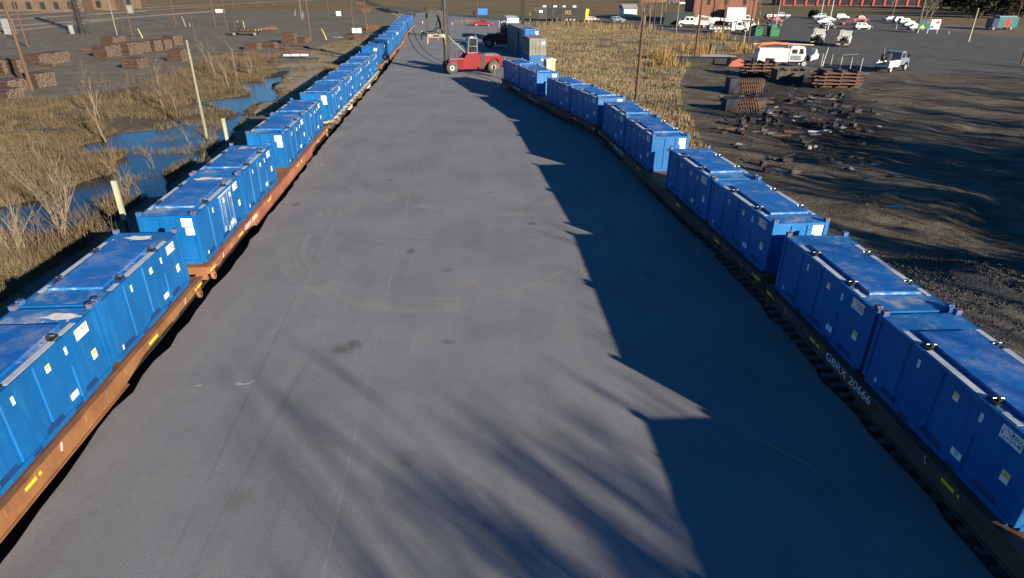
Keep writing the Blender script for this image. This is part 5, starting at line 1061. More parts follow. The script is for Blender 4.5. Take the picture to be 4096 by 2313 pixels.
# log trailer
p = gz(at(985, 140)); t = thing('log_trailer', 'log trailer with stakes and a few pale ended logs', 'trailer', p, R(6)); MB().b2((-3.6, -.9, .7), (3.4, .9, .95)).build('frame', M['steel_dark'], t)
for x in (-3.0, -1.2):
    MB().b2((x-.1, -.95, .95), (x+.1, -.8, 2.9)).b2((x-.1, .8, .95), (x+.1, .95, 2.9)).build('stake', M['black'], t)
for i in range(3): MB().tube([(-2.8+i*.3, -.55+i*.5, 1.25), (2.4+i*.5, -.55+i*.5, 1.25)], .28, 10, 0).tube([(2.4+i*.5, -.55+i*.5, 1.25), (2.43+i*.5, -.55+i*.5, 1.25)], .26, 10, 1).build('log', [M['sleeper'], M['tan']], t)
for x in (-2.4, 2.2):
    for s in (-1, 1): wheel(t, x, s*.9, .42, .25, rimmat='grey')
o = MB().bar((-3, 0, .25), (3, .4, .5), .3, .25).bar((-1.5, -.8, .5), (2.5, .8, .9), .2, .2).bar((1.0, -.5, .1), (1.6, .3, 1.4), .15, .15).build('scrap_truss', M['rust_brown'], None, gz(at(1062, 122)), R(10)); tag(o, 'rusty scrap frame right of the log trailer', 'scrap')
gC = 'scattered scrap timber'
q = random.Random(11)
for i in range(16):
    p = gz(at(q.uniform(1130, 1270), q.uniform(182, 218))); o = MB().box((0, 0, .12), (q.uniform(1.2, 3.2), .24, .2), 0, ry=q.uniform(-.08, .1)).build('scrap_timber', M['sleeper'] if i % 3 else M['rust_brown'], None, p, q.uniform(-.5, .6)); tag(o, 'loose dark timber scattered below the tall sleeper block', 'timber', gC)
gW = 'white pipes at the culvert'
for i in range(3):
    o = MB().tube([(-.62, 0, .3), (.62, .06*i, .3)], .2, 10).build('pipe', M['white'], None, gz(at(1150+i*33, 228))+Vector((0, i*.15, .1)), R(6)); tag(o, ['white pipe at the pond head, left of three', 'white pipe at the pond head, middle of three', 'white pipe at the pond head, right of three'][i], 'pipe', gW)
o = MB().box((0, 0, .1), (7.5, 1.6, .5)).build('culvert_wall', M['steel_dark'], None, gz(at(1180, 238)), R(6)); tag(o, 'dark low culvert wall under the white pipes', 'wall')
# right yard: rails, frames and scrap
def rails(u, v, L, n, layers, rz, label, z=0):
    p = gz(at(u, v)); t = thing('rail_pile', label, 'rails', p, rz, 'rail piles of the right yard'); q = random.Random(u)
    for j in range(layers):
        mb = MB()
        for i in range(n):
            y = (i-n/2)*.24+q.uniform(-.05, .05); z0 = .1+j*.42; o_ = q.uniform(-.6, .6)
            if q.random() < .22: continue
            mb.b2((-L/2+o_, y-.06, z0), (L/2+o_, y+.06, z0+.03)).b2((-L/2+o_, y-.012, z0+.03), (L/2+o_, y+.012, z0+.14)).b2((-L/2+o_, y-.035, z0+.14), (L/2+o_, y+.035, z0+.18))
        mb.build('rail_layer', M['rail_rust'], t); sp_ = MB()
        for x in (-L*.35, 0, L*.35): sp_.b2((x-.1, -n*.13, .1+j*.42+.185), (x+.1, n*.13, .1+(j+1)*.42-.005))
        sp_.build('spacer', M['sleeper'], t)
    return t
rails(3038, 300, 4.6, 10, 5, R(2), 'rusty rail pile in layers before the service truck'); rails(3338, 345, 5.6, 11, 5, R(-2), 'wide rusty rail pile in layers at right'); rails(3040, 252, 4.0, 6, 2, R(2), 'low rail pile under the service truck tail')
def rackpile(u, v, label, n=10, h=1.7):
    t = thing('steel_rack', label, 'rack', gz(at(u, v)), R(4), 'steel racks of the right yard'); mb = MB()
    for i in range(n): mb.bar((-1.3+i*.27, -.3, .05), (-1.45+i*.27, .55, h), .07, .12)
    mb.build('upright_bars', M['rail_rust'], t); MB().b2((-1.6, .6, 0), (1.6, 1.6, h*.9)).build('timber_block', M['sleeper'], t); MB().b2((-2.9, .2, 0), (-1.65, 1.7, h)).build('dark_block', M['panel_navy'], t)  # plain dark block left of the bars
rackpile(3010, 372, 'dark rack of leaning bars with dark block, upper one'); rackpile(3012, 444, 'dark rack of leaning bars with dark block, lower one', 8, 1.3)
t = thing('scrap_bin', 'dark open bin heaped with brown scrap in the right yard', 'bin', gz(at(3145, 322)), R(3)); MB().b2((-1.9, -1, 0), (1.9, -.9, 1.6)).b2((-1.9, .9, 0), (1.9, 1, 2.0)).b2((-1.9, -1, 0), (-1.8, 1, 1.8)).b2((1.8, -1, 0), (1.9, 1, 1.8)).build('body', M['steel_dark'], t)
mb = MB(); q = random.Random(2)
for i in range(26): mb.box((q.uniform(-1.5, 1.5), q.uniform(-.7, .7), 1.2+q.uniform(0, .6)), (q.uniform(.3, 1), .12, .12), 0, rz=q.uniform(0, 3), ry=q.uniform(-.6, .6))
mb.build('scrap_heap', M['rail_rust'], t); MB().b2((1.9, -.5, .3), (1.96, .6, 1.7)).build('red_panel', M['taillamp'], t)
gD = 'debris of the right yard'; q = random.Random(21)
for i in range(190):
    u, v = (q.uniform(2930, 3420), q.uniform(375, 540)) if i < 110 else (q.uniform(2870, 3520), q.uniform(330, 690)); p = gz(at(u, v)); kind = q.random(); mb = MB()
    if kind < .45: mb.box((0, 0, .1), (q.uniform(.4, 2.2), q.uniform(.07, .2), q.uniform(.06, .22)), 0, ry=q.uniform(-.1, .15)); nm, mt, l = 'scrap_bar', M['rail_rust'] if q.random() < .5 else M['steel_dark'], 'dark scrap beam lying in the mud of the right yard'
    elif kind < .88: mb.box((0, 0, .22), (q.uniform(.25, .9), q.uniform(.2, .6), q.uniform(.15, .45)), 0, ry=q.uniform(-.2, .2), rx=q.uniform(-.2, .2)); mb.tube([(-.3, 0, .4), (.4, .2, .7)], .05, 6); nm, mt, l = 'scrap_part', M['steel_dark'] if q.random() < .6 else M['panel_navy'], 'dark machine scrap lying in the mud of the right yard'
    else: mb.box((0, 0, .06), (q.uniform(.5, 1.3), q.uniform(.15, .5), .05), 0, ry=q.uniform(-.08, .08)).box((.1, .1, .1), (.4, .1, .05), 0); nm, mt, l = 'pale_plank', M['grey'], 'pale board lying in the mud of the right yard'
    o = mb.build(nm, mt, None, p, q.uniform(-.6, .6)); tag(o, l, 'scrap', gD)
o = MB().box((0, 0, .1), (3.1, .35, .12)).box((.2, .1, .2), (.8, .2, .1)).build('white_plank', M['offwhite'], None, gz(at(3300, 524)), R(-3)); tag(o, 'long white plank lying on the dark mud', 'plank')
for u, v, l in ((3236, 585, 'left pale boulder on the mud'), (3260, 582, 'right pale boulder on the mud')):
    bm = bmesh.new(); bmesh.ops.create_icosphere(bm, subdivisions=2, radius=.2)
    for w_ in bm.verts: w_.co *= 1+.25*math.sin(w_.co.x*9+w_.co.y*7+u)
    me = bpy.data.meshes.new('boulder'); bm.to_mesh(me); bm.free(); me.materials.append(M['concrete']); o = bpy.data.objects.new('boulder', me); COL.objects.link(o); o.location = gz(at(u, v))+Vector((0, 0, .1)); tag(o, l, 'stone', 'pale boulders')
# junk beside the dark ditch
o = MB().bar((-2, 0, .6), (2, .3, 1.0), .5, .3).bar((-1.5, -.3, .2), (-1.2, .2, 1.6), .2, .2).bar((1.2, -.2, .1), (1.6, .2, 1.5), .2, .2).box((0, 0, .8), (2.2, 1.2, .9)).build('wrecked_frame', M['steel_dark'], None, gz(at(2862, 202)), R(5)); tag(o, 'dark wrecked machine frame beside the golden reeds', 'scrap')
o = MB().prism([(-3.2, -1.2), (3.4, -1.5), (2.6, 1.6), (-1.8, 1.9)], 0, .06, 'z').build('grey_tarpaulin', M['concrete'], None, gz(at(2860, 222))+Vector((0, 0, .12)), R(5)); tag(o, 'grey flat sheet lying before the dark ditch', 'sheet')
o = MB().box((0, 0, .35), (10.5, 2.2, .9)).build('ditch_liner', M['black'], None, gz(at(2800, 246)), R(-5)); tag(o, 'long black lined box along the ditch end', 'liner')
o = MB().prism([(-1.5, 0), (1.3, 0), (1.0, .9), (.2, 1.2), (-.9, .8)], -.7, .7, 'y').build('red_scrap_heap', M['rust_red2'], None, gz(at(2940, 262)), R(8)); tag(o, 'red scrap heap at the foot of the dry reeds', 'scrap')
# chain link fence with gate frame
p0, p1 = gz(at(3284, 262)), gz(at(3440, 284)); t = thing('wire_fence', 'open wire fence with pale posts and a gate frame before the digger truck', 'fence', p0); d = p1-p0; L = d.length; rz = math.atan2(d.y, d.x); t.rotation_euler = (0, 0, rz)
for i in range(5): MB().tube([(L*i/4, 0, -.3), (L*i/4, 0, 2.0)], .05, 6).build('post', M['offwhite'], t)
MB().tube([(0, 0, 1.95), (L, 0, 1.95)], .025, 5).tube([(0, 0, 1.0), (L, 0, 1.0)], .015, 4).tube([(0, 0, .1), (L, 0, .1)], .015, 4).build('wire', M['grey'], t); MB().tube([(L*.5, .1, .2), (L*.5, 3.6, .2), (L*.5, 3.6, 2.1), (L*.5, .1, 2.1), (L*.5, .1, .2)], .035, 5).build('gate', M['grey'], t)
p2 = at(3290, 200); pole(3290, 262, .08, 'leaning pale fence post at the service truck bonnet', 190, 0, 'white', lean=.35, name='fence_post', cat='post', group=None)
# overhead wire between poles
M['leaf_dark'] = mat('dark_leaf', (.022, .026, .014), (.035, .030, .018), 1.2, .9); M['bark_pole'] = mat('grey_bark', (.19, .16, .12), (.12, .10, .08), 3, .9)
# ================================================================== trees and undergrowth
def branchy(seed, H, r0, levels=4, spread=.55, up=.35, kids_=(3, 4), minr=.012, first=.35, lenf=.62):
    'trunk and limbs of a leafless tree: returns (trunk MB, crown MB)'
    q = random.Random(seed); tr = MB(); cr = MB()
    def limb(p, d, L, r, lev):
        n = 4 if lev < 2 else 3; pts = [p]; dd = d.copy()
        for i in range(n):
            dd = (dd+Vector((q.uniform(-.27, .27), q.uniform(-.27, .27), q.uniform(-.05, .2)*up))).normalized(); pts.append(pts[-1]+dd*L/n)
        rs = [max(minr, r*(1-.55*i/n)) for i in range(n+1)]
        (tr if lev == 0 else cr).tube(pts, rs, 7 if lev == 0 else (5 if lev < 3 else 3), cap=False)
        if lev < levels:
            k = q.randint(*kids_)+(2 if lev == 0 else 0)
            for j in range(k):
                t = first+(1-first)*(j+q.random())/k if lev == 0 else .3+.7*(j+q.random())/k
                i = min(int(t*n), n-1); a = pts[i].lerp(pts[i+1], t*n-i); az = q.uniform(0, 6.283); sp_ = spread*q.uniform(.7, 1.5)
                e = dd.orthogonal().normalized(); e = Matrix.Rotation(az, 3, dd)@e
                limb(a, (dd+e*sp_*1.6+Vector((0, 0, up))).normalized(), L*lenf*q.uniform(.7, 1.15)*(1.1-.45*t if lev == 0 else 1), rs[i]*.6, lev+1)
    limb(Vector((0, 0, -.2)), Vector((q.uniform(-.08, .08), q.uniform(-.08, .08), 1)).normalized(), H*.72, r0, 0)
    return tr, cr
def tree_proto(name, seed, H, r0, bark, label, cat='tree', **k):
    t = thing(name, label, cat); tr, cr = branchy(seed, H, r0, **k); tr.build('trunk', M[bark], t); cr.build('crown', M[bark], t); return t
fresh = set()
def plant(pr, loc, rz, label, group, s=1.0):
    if pr.name not in fresh: fresh.add(pr.name); o = pr; o.location = loc; o.rotation_euler = (0, 0, rz)
    else: o = dup(pr, loc, rz, label, group)
    o['label'] = label; o['group'] = group; o.scale = (s, s, s); return o
# tall bare trees outside the right hand side of the view: they throw the streaky shade
tp = [tree_proto('bare_tree', 40+i, 15.5, .22, 'bark_dark', 'x', levels=4, spread=.34, up=.7, kids_=(3, 4), minr=.034, first=.22) for i in range(3)]; index_children()
gA = 'tall bare trees along the right edge of the yard'
SH = [(37, -26, 1.02), (41, -38, 1.08), (41, -24, 1.0), (43.5, -29, 1.08), (39, -32, 1.05), (48, -22, 1.05), (50, -38, 1.15), (46, -44, 1.15), (46, -33, 1.12), (44, -17, 1.0), (36, -30, 1.0), (34, -22, .9), (39, -27, 1.0), (42, -33, 1.05), (38, -36, 1.05), (45, -26, 1.05), (37, -20, .85), (40, -19, .85), (52, -27, 1.1), (49, -10, 1.0), (57, -6, 1.05), (54, 4, .95), (51, 17, 1.0), (48, 9, 1.0), (55, 24, 1.05), (46, 0, .9), (58, 30, 1.0), (60, 34, 1.0), (61, 16, 1.1), (68, 12, 1.0), (66, 24, 1.0), (75, 22, 1.15), (73, 32, .95), (83, 30, 1.1), (82, 40, 1.0), (92, 38, 1.15), (91, 50, 1.0), (101, 48, 1.1), (100, 60, 1.0), (58, 6, 1.05), (110, 58, 1.1), (88, 22, 1.15), (98, 34, 1.15), (70, 2, 1.15), (80, 12, 1.15), (112, 72, 1.05)]
for i, (x, y, s) in enumerate(SH): plant(tp[i % 3], (x, y, -.2), i*1.7, 'tall bare tree of the shelter belt along the right edge', gA, s)
# pale saplings on the marsh
sp = [tree_proto('sapling', 70+i, 5.0, .075, 'bark_pale', 'x', levels=3, spread=.36, up=.5, kids_=(2, 3), minr=.008, first=.2) for i in range(5)]; index_children()
gM = 'pale saplings on the marsh'
for i, (u, v, s, l) in enumerate(((395, 455, 1.15, 'pale forked sapling left of the peninsula, low on the marsh'), (420, 540, 1.2, 'pale crooked sapling in the middle of the marsh'), (652, 412, 1.2, 'pale forked sapling beside the green pole'), (700, 430, .7, 'small pale sapling right of the forked one'), (940, 300, 1.15, 'pale sapling on the far pond bank, tallest of its group'), (915, 330, .9, 'thin pale sapling at the peninsula root'), (865, 290, 1.1, 'spreading pale sapling left of the far pond bank'), (830, 250, .8, 'small pale sapling before the long stacks'),
                                 (505, 745, .7, 'small pale sapling beside the timber marker'), (90, 990, .8, 'thin pale sapling near the left edge'), (610, 645, .6, 'tiny pale sapling on the narrow bank'), (760, 560, .6, 'tiny pale sapling near the green pole foot'))):
    plant(sp[i % 5], gz(at(u, v)), i*2.3, l, gM, s)
def clump(seed, n, H):
    t = thing('sapling', 'x', 'tree'); q = random.Random(seed)
    for k in range(n):
        tr, cr = branchy(seed*10+k, H*q.uniform(.65, 1.05), .05, levels=2, spread=.22, up=.75, kids_=(3, 4), minr=.006, first=.3); a = 6.283*k/n+q.uniform(-.4, .4); le = q.uniform(.0, .09); dx, dy = math.cos(a), math.sin(a)
        for b_ in (tr, cr): b_.v = [(x+dx*(.12+le*z), y+dy*(.12+le*z), z) for x, y, z in b_.v]
        tr.v += cr.v if False else []; o_ = len(tr.v); tr.f += [tuple(i_+o_ for i_ in f_) for f_ in cr.f]; tr.v += cr.v; tr.m += cr.m; tr.sm += cr.sm; tr.build('stem', M['bark_pale'], t)
    return t
cl_ = [clump(3, 8, 5.2), clump(4, 5, 3.4)]; index_children()
for i, (u, v, k, s, l) in enumerate(((250, 945, 0, 1.05, 'tall pale clump of upright stems by the near water'), (490, 752, 1, .9, 'pale clump of stems on the wet bank before the timber marker'), (60, 1000, 1, 1.0, 'low pale clump of stems at the left edge'), (1000, 285, 1, 1.0, 'pale clump of stems on the far pond bank'))): plant(cl_[k], gz(at(u, v)), i*1.4, l, 'pale stem clumps on the marsh', s)
bt_ = [tree_proto('bare_tree', 90+i, 9, .2, 'bark_pole', 'x', levels=4, spread=.5, up=.4, kids_=(3, 3), minr=.02, first=.3) for i in range(2)]; index_children()
gN = 'bare trees by the road'
for i, (u, v, s, l) in enumerate(((2578, 98, 1.0, 'grey bare tree right of the white garage'), (2560, 100, .8, 'smaller grey bare tree beside the garage'), (2597, 100, .9, 'leaning grey bare tree left of the dark pole'), (3040, 60, 1.0, 'bare brown tree at the right end of the brick building'), (3560, 60, 1.0, 'bare tree behind the right car row'), (3690, 90, 1.05, 'bare tree behind the sign boards'), (3715, 96, .95, 'bare tree right of the sign boards'))): plant(bt_[i % 2], gz(at(u, v)), i*1.3, l, gN, s)
# dark wood at the upper right
def leafy(seed, H, Rr):
    q = np.random.RandomState(seed); mb_v = []; n = 2600
    cl = q.normal(size=(26, 3)); cl /= np.linalg.norm(cl, axis=1)[:, None]; cl *= (q.rand(26, 1)**.4)*.8; pts = cl[q.randint(0, 26, n)]+q.normal(size=(n, 3))*.2
    pts = pts*np.array([Rr, Rr, H*.42])+np.array([0, 0, H*.5]); d1 = q.normal(size=(n, 3)); d1 /= np.linalg.norm(d1, axis=1)[:, None]; d2 = np.cross(d1, q.normal(size=(n, 3))); d2 /= np.linalg.norm(d2, axis=1)[:, None]; s = q.uniform(.25, .6, (n, 1))
    v = np.stack([pts-d1*s, pts+d2*s*.6, pts+d1*s, pts-d2*s*.6], 1).reshape(-1, 3); me = bpy.data.meshes.new('crown'); me.from_pydata(v.tolist(), [], np.arange(4*n).reshape(-1, 4).tolist()); return me
def wood_proto(seed):
    t = thing('dark_tree', 'x', 'tree'); tr, cr = branchy(seed, 13, .3, levels=2); tr.build('trunk', M['bark_dark'], t)
    me = leafy(seed, 14, 4.4); me.materials.append(M['leaf_dark']); o = bpy.data.objects.new('crown', me); COL.objects.link(o); o.parent = t; return t
wp = [wood_proto(5), wood_proto(9)]; index_children(); q = random.Random(4)
for i, (x, y) in enumerate(((49, 13), (45, 4), (53, 22), (50, 8), (56, 28), (47, -1), (60, 8), (66, 0), (58, -3), (56, 2), (63, -8), (70, 9), (65, 12), (54, -9), (60, -14), (57, 14), (64, 6), (63, 20), (71, 17), (70, 27), (77, 14), (78, 30), (86, 22), (86, 36), (94, 30), (96, 44), (104, 40), (106, 54), (84, 6), (92, 14), (74, 4))): plant(wp[i % 2], (x, y, -.2), i*1.9, 'dark leafy tree of the shelter belt along the right edge', 'dark trees of the shelter belt', q.uniform(.85, 1.1))
for i in range(60):
    u = 3740+i*11+q.uniform(-12, 12); v = 34+q.uniform(-12, 42) if u > 3800 else q.uniform(20, 40); p = gz(at(u, v)); plant(wp[i % 2], p, i*1.1, 'dark leafy tree of the wood at the upper right', 'dark trees of the wood', q.uniform(.8, 1.15))
b_ = bpy.data.objects['round_bush']; me = leafy(3, 3.2, 1.9); me.materials.append(M['leaf_dark']); o = bpy.data.objects.new('foliage', me); COL.objects.link(o); o.parent = b_; MB().tube([(0, 0, -.1), (0, 0, 1.2)], .1, 6).build('stem', M['bark_dark'], b_)
# ---- grass: thin bent blades
def blades(name, pts, hmin, hmax, w, mt, seed, lean=.45, zfun=height):
    q = np.random.RandomState(seed); n = len(pts); x, y = pts[:, 0], pts[:, 1]; z = zfun(x, y)-.05
    h = q.uniform(hmin, hmax, n)*(.45+1.1*vnoise(x, y, 1.7, seed+60))*(.7+.6*vnoise(x, y, 6, seed+61)); a = q.uniform(0, 2*np.pi, n); ln = q.uniform(0, lean, n)*h; b = q.uniform(0, 2*np.pi, n)
    dx, dy = np.cos(a)*w/2, np.sin(a)*w/2; lx, ly = np.cos(b)*ln, np.sin(b)*ln
    V = np.empty((n, 5, 3)); V[:, 0] = np.stack([x-dx, y-dy, z], 1); V[:, 1] = np.stack([x+dx, y+dy, z], 1)
    V[:, 2] = np.stack([x+dx*.8+lx*.4, y+dy*.8+ly*.4, z+h*.6], 1); V[:, 3] = np.stack([x-dx*.8+lx*.4, y-dy*.8+ly*.4, z+h*.6], 1); V[:, 4] = np.stack([x+lx, y+ly, z+h], 1)
    me = bpy.data.meshes.new(name); me.vertices.add(n*5); me.vertices.foreach_set('co', V.ravel()); base = np.arange(n)[:, None]*5
    L = np.concatenate([base+np.array([0, 1, 2, 3]), base+np.array([3, 2, 4])], 1).ravel(); me.loops.add(len(L)); me.loops.foreach_set('vertex_index', L); me.polygons.add(2*n)
    ls = (np.arange(n)[:, None]*7+np.array([0, 4])).ravel(); lt = np.tile([4, 3], n); me.polygons.foreach_set('loop_start', ls); me.polygons.foreach_set('loop_total', lt); me.update(); me.materials.append(mt)
    o = bpy.data.objects.new(name, me); COL.objects.link(o); return o
def grassmat(name, cols, scale=.5):
    m, nt, b, pos = newmat(name, .9, 0, .1); ri = _n(nt, 'NewGeometry').outputs['Random Per Island']; n1 = _noise(nt, pos, scale, 4)
    c = _mix(nt, ri, cols[0], cols[1]); c = _mix(nt, _ramp(nt, n1, .4, .65), c, _mix(nt, ri, cols[2], cols[3])); nt.links.new(c, b.inputs[0]); return m
def scatter(poly, n, seed, keep=None):
    q = np.random.RandomState(seed); P = np.array(poly); lo, hi = P.min(0), P.max(0); lo = np.maximum(lo, [-95, 5]); hi = np.minimum(hi, [130, 260]); out = []
    while sum(map(len, out)) < n:
        p = lo+(hi-lo)*q.rand(n, 2); p = p[inside(p[:, 0], p[:, 1], poly)]
        if keep is not None: p = p[keep(p[:, 0], p[:, 1])]
        if len(p) == 0: break
        out.append(p)
    return np.concatenate(out)[:n]
gm1 = grassmat('dry_marsh_grass', [(.15, .12, .072), (.09, .07, .043), (.11, .077, .046), (.07, .054, .032)]); gm2 = grassmat('golden_field_grass', [(.275, .21, .125), (.18, .13, .08), (.17, .145, .08), (.115, .105, .056)], .12); gm3 = grassmat('amber_reeds', [(.34, .225, .085), (.24, .15, .058), (.27, .185, .085), (.2, .135, .07)])
inview = lambda x, y: (np.abs(x) < .86*(.895*y+7)) & (sdf(x, y, PAVE) < -.8)
dry = lambda x, y: inview(x, y) & (height(x, y) > -.56) & (segdist(x, y, LTRACK) > 3.4)
near = lambda x, y: dry(x, y) & (vnoise(x, y, 2.3, 33) > .28)
tag(blades('marsh_grass', np.concatenate([scatter(MARSH, 52000, 1, near), scatter(MARSH, 26000, 2, lambda x, y: dry(x, y) & (y < 55))]), .15, .6, .03, gm1, 3), 'dry brown marsh grass around the pond', 'grass', None, 'stuff')
reedz = lambda x, y: np.maximum(height(x, y), -1.0)
tag(blades('pond_reeds', scatter(POND, 5200, 5, lambda x, y: inview(x, y) & (vnoise(x, y, 2.2, 37) > .58) & (y < 62)), .4, 1.0, .03, gm1, 6, .3, reedz), 'thin reeds standing in the pond', 'reeds', None, 'stuff')
fd = lambda x, y: inview(x, y) & (sdf(x, y, np.array(LOT).tolist()) < 0) & (segdist(x, y, RTRACK) > 2.8) & (vnoise(x, y, 3.5, 41) > .22)
tag(blades('field_grass', np.concatenate([scatter(FIELD, 60000, 7, fd), scatter(FIELD, 16000, 8, lambda x, y: fd(x, y) & (y < 100))]), .12, .48, .055, gm2, 9), 'dry golden grass of the field beside the right train', 'grass', None, 'stuff')
amber = np.concatenate([np.array([[p.x, p.y]])+np.random.RandomState(i).normal(size=(260, 2))*np.array([[sx_, sy_]]) for i, (u, v, sx_, sy_) in enumerate(((2740, 195, 1.6, .8), (2705, 232, 1.8, .9), (2865, 155, 2.2, 1.6), (2800, 215, 1.2, .6), (2630, 232, 1.1, .7), (2660, 262, 1.6, 1.0), (2950, 190, 1.3, .9), (2985, 205, 1.4, .8), (2250, 100, 6, .8), (2400, 108, 5, .8), (2510, 116, 5, .6), (1870, 92, 1.6, .5))) for p in [at(u, v)]])
tag(blades('amber_reeds', amber, .8, 1.9, .07, gm3, 12, .25), 'amber reed clumps along the ditches and road', 'reeds', None, 'stuff')
bk = scatter(BANKS, 9000, 14, lambda x, y: inview(x, y) & (sdf(x, y, POND) < -.2) & (segdist(x, y, LTRACK) > 3.3) & (vnoise(x, y, 1.8, 43) > .55)); tag(blades('bank_grass', bk, .12, .45, .04, gm1, 15), 'sparse dry grass on the pale bank by the left train', 'grass', None, 'stuff')
# thicket of brown twigs behind the peninsula
tw = MB(); q = random.Random(8)
for u, v, n, sp_ in ((760, 300, 60, 2.6), (860, 270, 60, 2.6), (1000, 250, 70, 2.8), (1080, 245, 40, 1.6), (560, 360, 50, 2.6), (640, 330, 40, 2.2), (300, 620, 30, 2.5), (420, 720, 20, 1.8), (700, 380, 30, 2.2), (160, 700, 24, 2.4), (250, 930, 34, 1.1), (490, 770, 26, .8), (60, 1000, 30, 1.5), (330, 980, 20, 1.0), (600, 660, 18, .9), (395, 470, 16, 1.0)):
    c = at(u, v)
    for _ in range(n):
        x, y = c.x+q.gauss(0, sp_), c.y+q.gauss(0, sp_*.7)
        if sdf(np.array([x]), np.array([y]), POND)[0] > 0: continue
        h = q.uniform(1.0, 2.6); a = q.uniform(0, 6.28); z = gh(x, y)-.1; d = Vector((math.cos(a)*.35, math.sin(a)*.35, 1)); p0 = Vector((x, y, z)); p1 = p0+d*h*.55; p2_ = p1+Vector((q.uniform(-.4, .4), q.uniform(-.4, .4), .9))*h*.5; tw.tube([p0, p1, p2_], [.022, .016, .008], 3, cap=False)
        for _k in range(2): b0 = p0.lerp(p1, q.uniform(.4, 1)); tw.tube([b0, b0+Vector((q.uniform(-.5, .5), q.uniform(-.5, .5), q.uniform(.3, .8)))*h*.5], [.012, .007], 3, cap=False)
M['twig'] = mat('brown_twig', (.20, .135, .085), (.12, .085, .06), 4, .9); o = tw.build('brush_thicket', M['twig']); tag(o, 'brown twiggy brush along the far marsh edge', 'brush', None, 'stuff')
# ---- loose stones on the ballast and the gravel heap
q = np.random.RandomState(6)
def stones(name, pts, smin, smax, mt, lab_):
    n = len(pts); z = height(pts[:, 0], pts[:, 1]); base = np.array([[1, 0, -.3], [-.5, .87, -.3], [-.5, -.87, -.3], [.2, .1, 1.0]]); s = q.uniform(smin, smax, (n, 1, 1)); a = q.uniform(0, 6.28, n); ca, sa = np.cos(a), np.sin(a)
    Rm = np.zeros((n, 3, 3)); Rm[:, 0, 0] = ca; Rm[:, 0, 1] = -sa; Rm[:, 1, 0] = sa; Rm[:, 1, 1] = ca; Rm[:, 2, 2] = 1
    V = np.einsum('nij,kj->nki', Rm, base)*s*q.uniform(.6, 1.3, (n, 4, 3))+np.stack([pts[:, 0], pts[:, 1], z], 1)[:, None]; me = bpy.data.meshes.new(name); Fc = (np.arange(n)[:, None, None]*4+np.array([[0, 1, 3], [1, 2, 3], [2, 0, 3]])).reshape(-1, 3)
    me.from_pydata(V.reshape(-1, 3).tolist(), [], Fc.tolist()); me.materials.append(mt); o = bpy.data.objects.new(name, me); COL.objects.link(o); tag(o, lab_, 'gravel', None, 'stuff')
M['stone'] = mat('crushed_stone', (.20, .19, .175), (.09, .086, .08), 8, .95); M['stone_dark'] = mat('dark_crushed_stone', (.075, .072, .068), (.035, .034, .032), 8, .95); M['stone_brown'] = mat('muddy_stone', (.13, .105, .075), (.06, .05, .038), 6, .95)
ln = np.array([tuple(p[:2]) for p in smooth_line(RTRACK, .5)]); ln = ln[(ln[:, 1] > 5) & (ln[:, 1] < 75)]; k = 14000; pt = ln[q.randint(0, len(ln), k)]+np.stack([q.uniform(-2.3, 2.3, k), q.uniform(-.4, .4, k)], 1); pt = pt[sdf(pt[:, 0], pt[:, 1], PAVE) < -.03]; stones('ballast_stones', pt, .025, .06, M['stone'], 'crushed stone ballast between the sleepers of the right track')
hp = np.concatenate([np.array([[c.x, c.y]])+q.normal(size=(1500, 2))*np.array([[2.6, 1.8]]) for c in HEAP]); hp = hp[(segdist(hp[:, 0], hp[:, 1], RTRACK) > 2.2)]; stones('heap_stones', hp, .03, .08, M['stone_dark'], 'dark gravel heap stones beside the right train')
yd = scatter(YARD, 9000, 17, lambda x, y: inview(x, y) & (y < 75) & (segdist(x, y, RTRACK) > 2.4) & (vnoise(x, y, 2.0, 51) > .45)); stones('mud_clods', yd, .02, .07, M['stone_brown'], 'mud clods and stones strewn over the right yard')
# ================================================================== the walking person
def skin(name, V, E, Rd, mt, parent, root=0, sub=1):
    me = bpy.data.meshes.new(name); me.from_pydata(V, E, []); me.materials.append(mt); o = bpy.data.objects.new(name, me); COL.objects.link(o); o.parent = parent
    md = o.modifiers.new('skin', 'SKIN'); md.use_smooth_shade = True
    for i, s in enumerate(me.skin_vertices[0].data): s.radius = Rd[i] if isinstance(Rd[i], tuple) else (Rd[i], Rd[i]); s.use_root = (i == root)
    sb = o.modifiers.new('sub', 'SUBSURF'); sb.levels = sb.render_levels = sub; return o
M['skin'] = mat('skin', (.50, .30, .21), (.45, .26, .18), 8, .6); M['hoodie'] = mat('black_hoodie', (.02, .021, .026), (.035, .036, .042), 4, .9); M['jeans'] = mat('blue_jeans', (.06, .085, .13), (.10, .13, .18), 5, .9); M['hair'] = mat('dark_hair', (.02, .015, .012), (.03, .02, .016), 9, .8); M['shoe'] = mat('brown_shoe', (.09, .06, .04), (.06, .04, .03), 4)
pp = at(1976, 308); t = thing('person', 'person in black hoodie and blue jeans walking beside the container handler', 'person', (pp.x, pp.y, 0), R(-75))
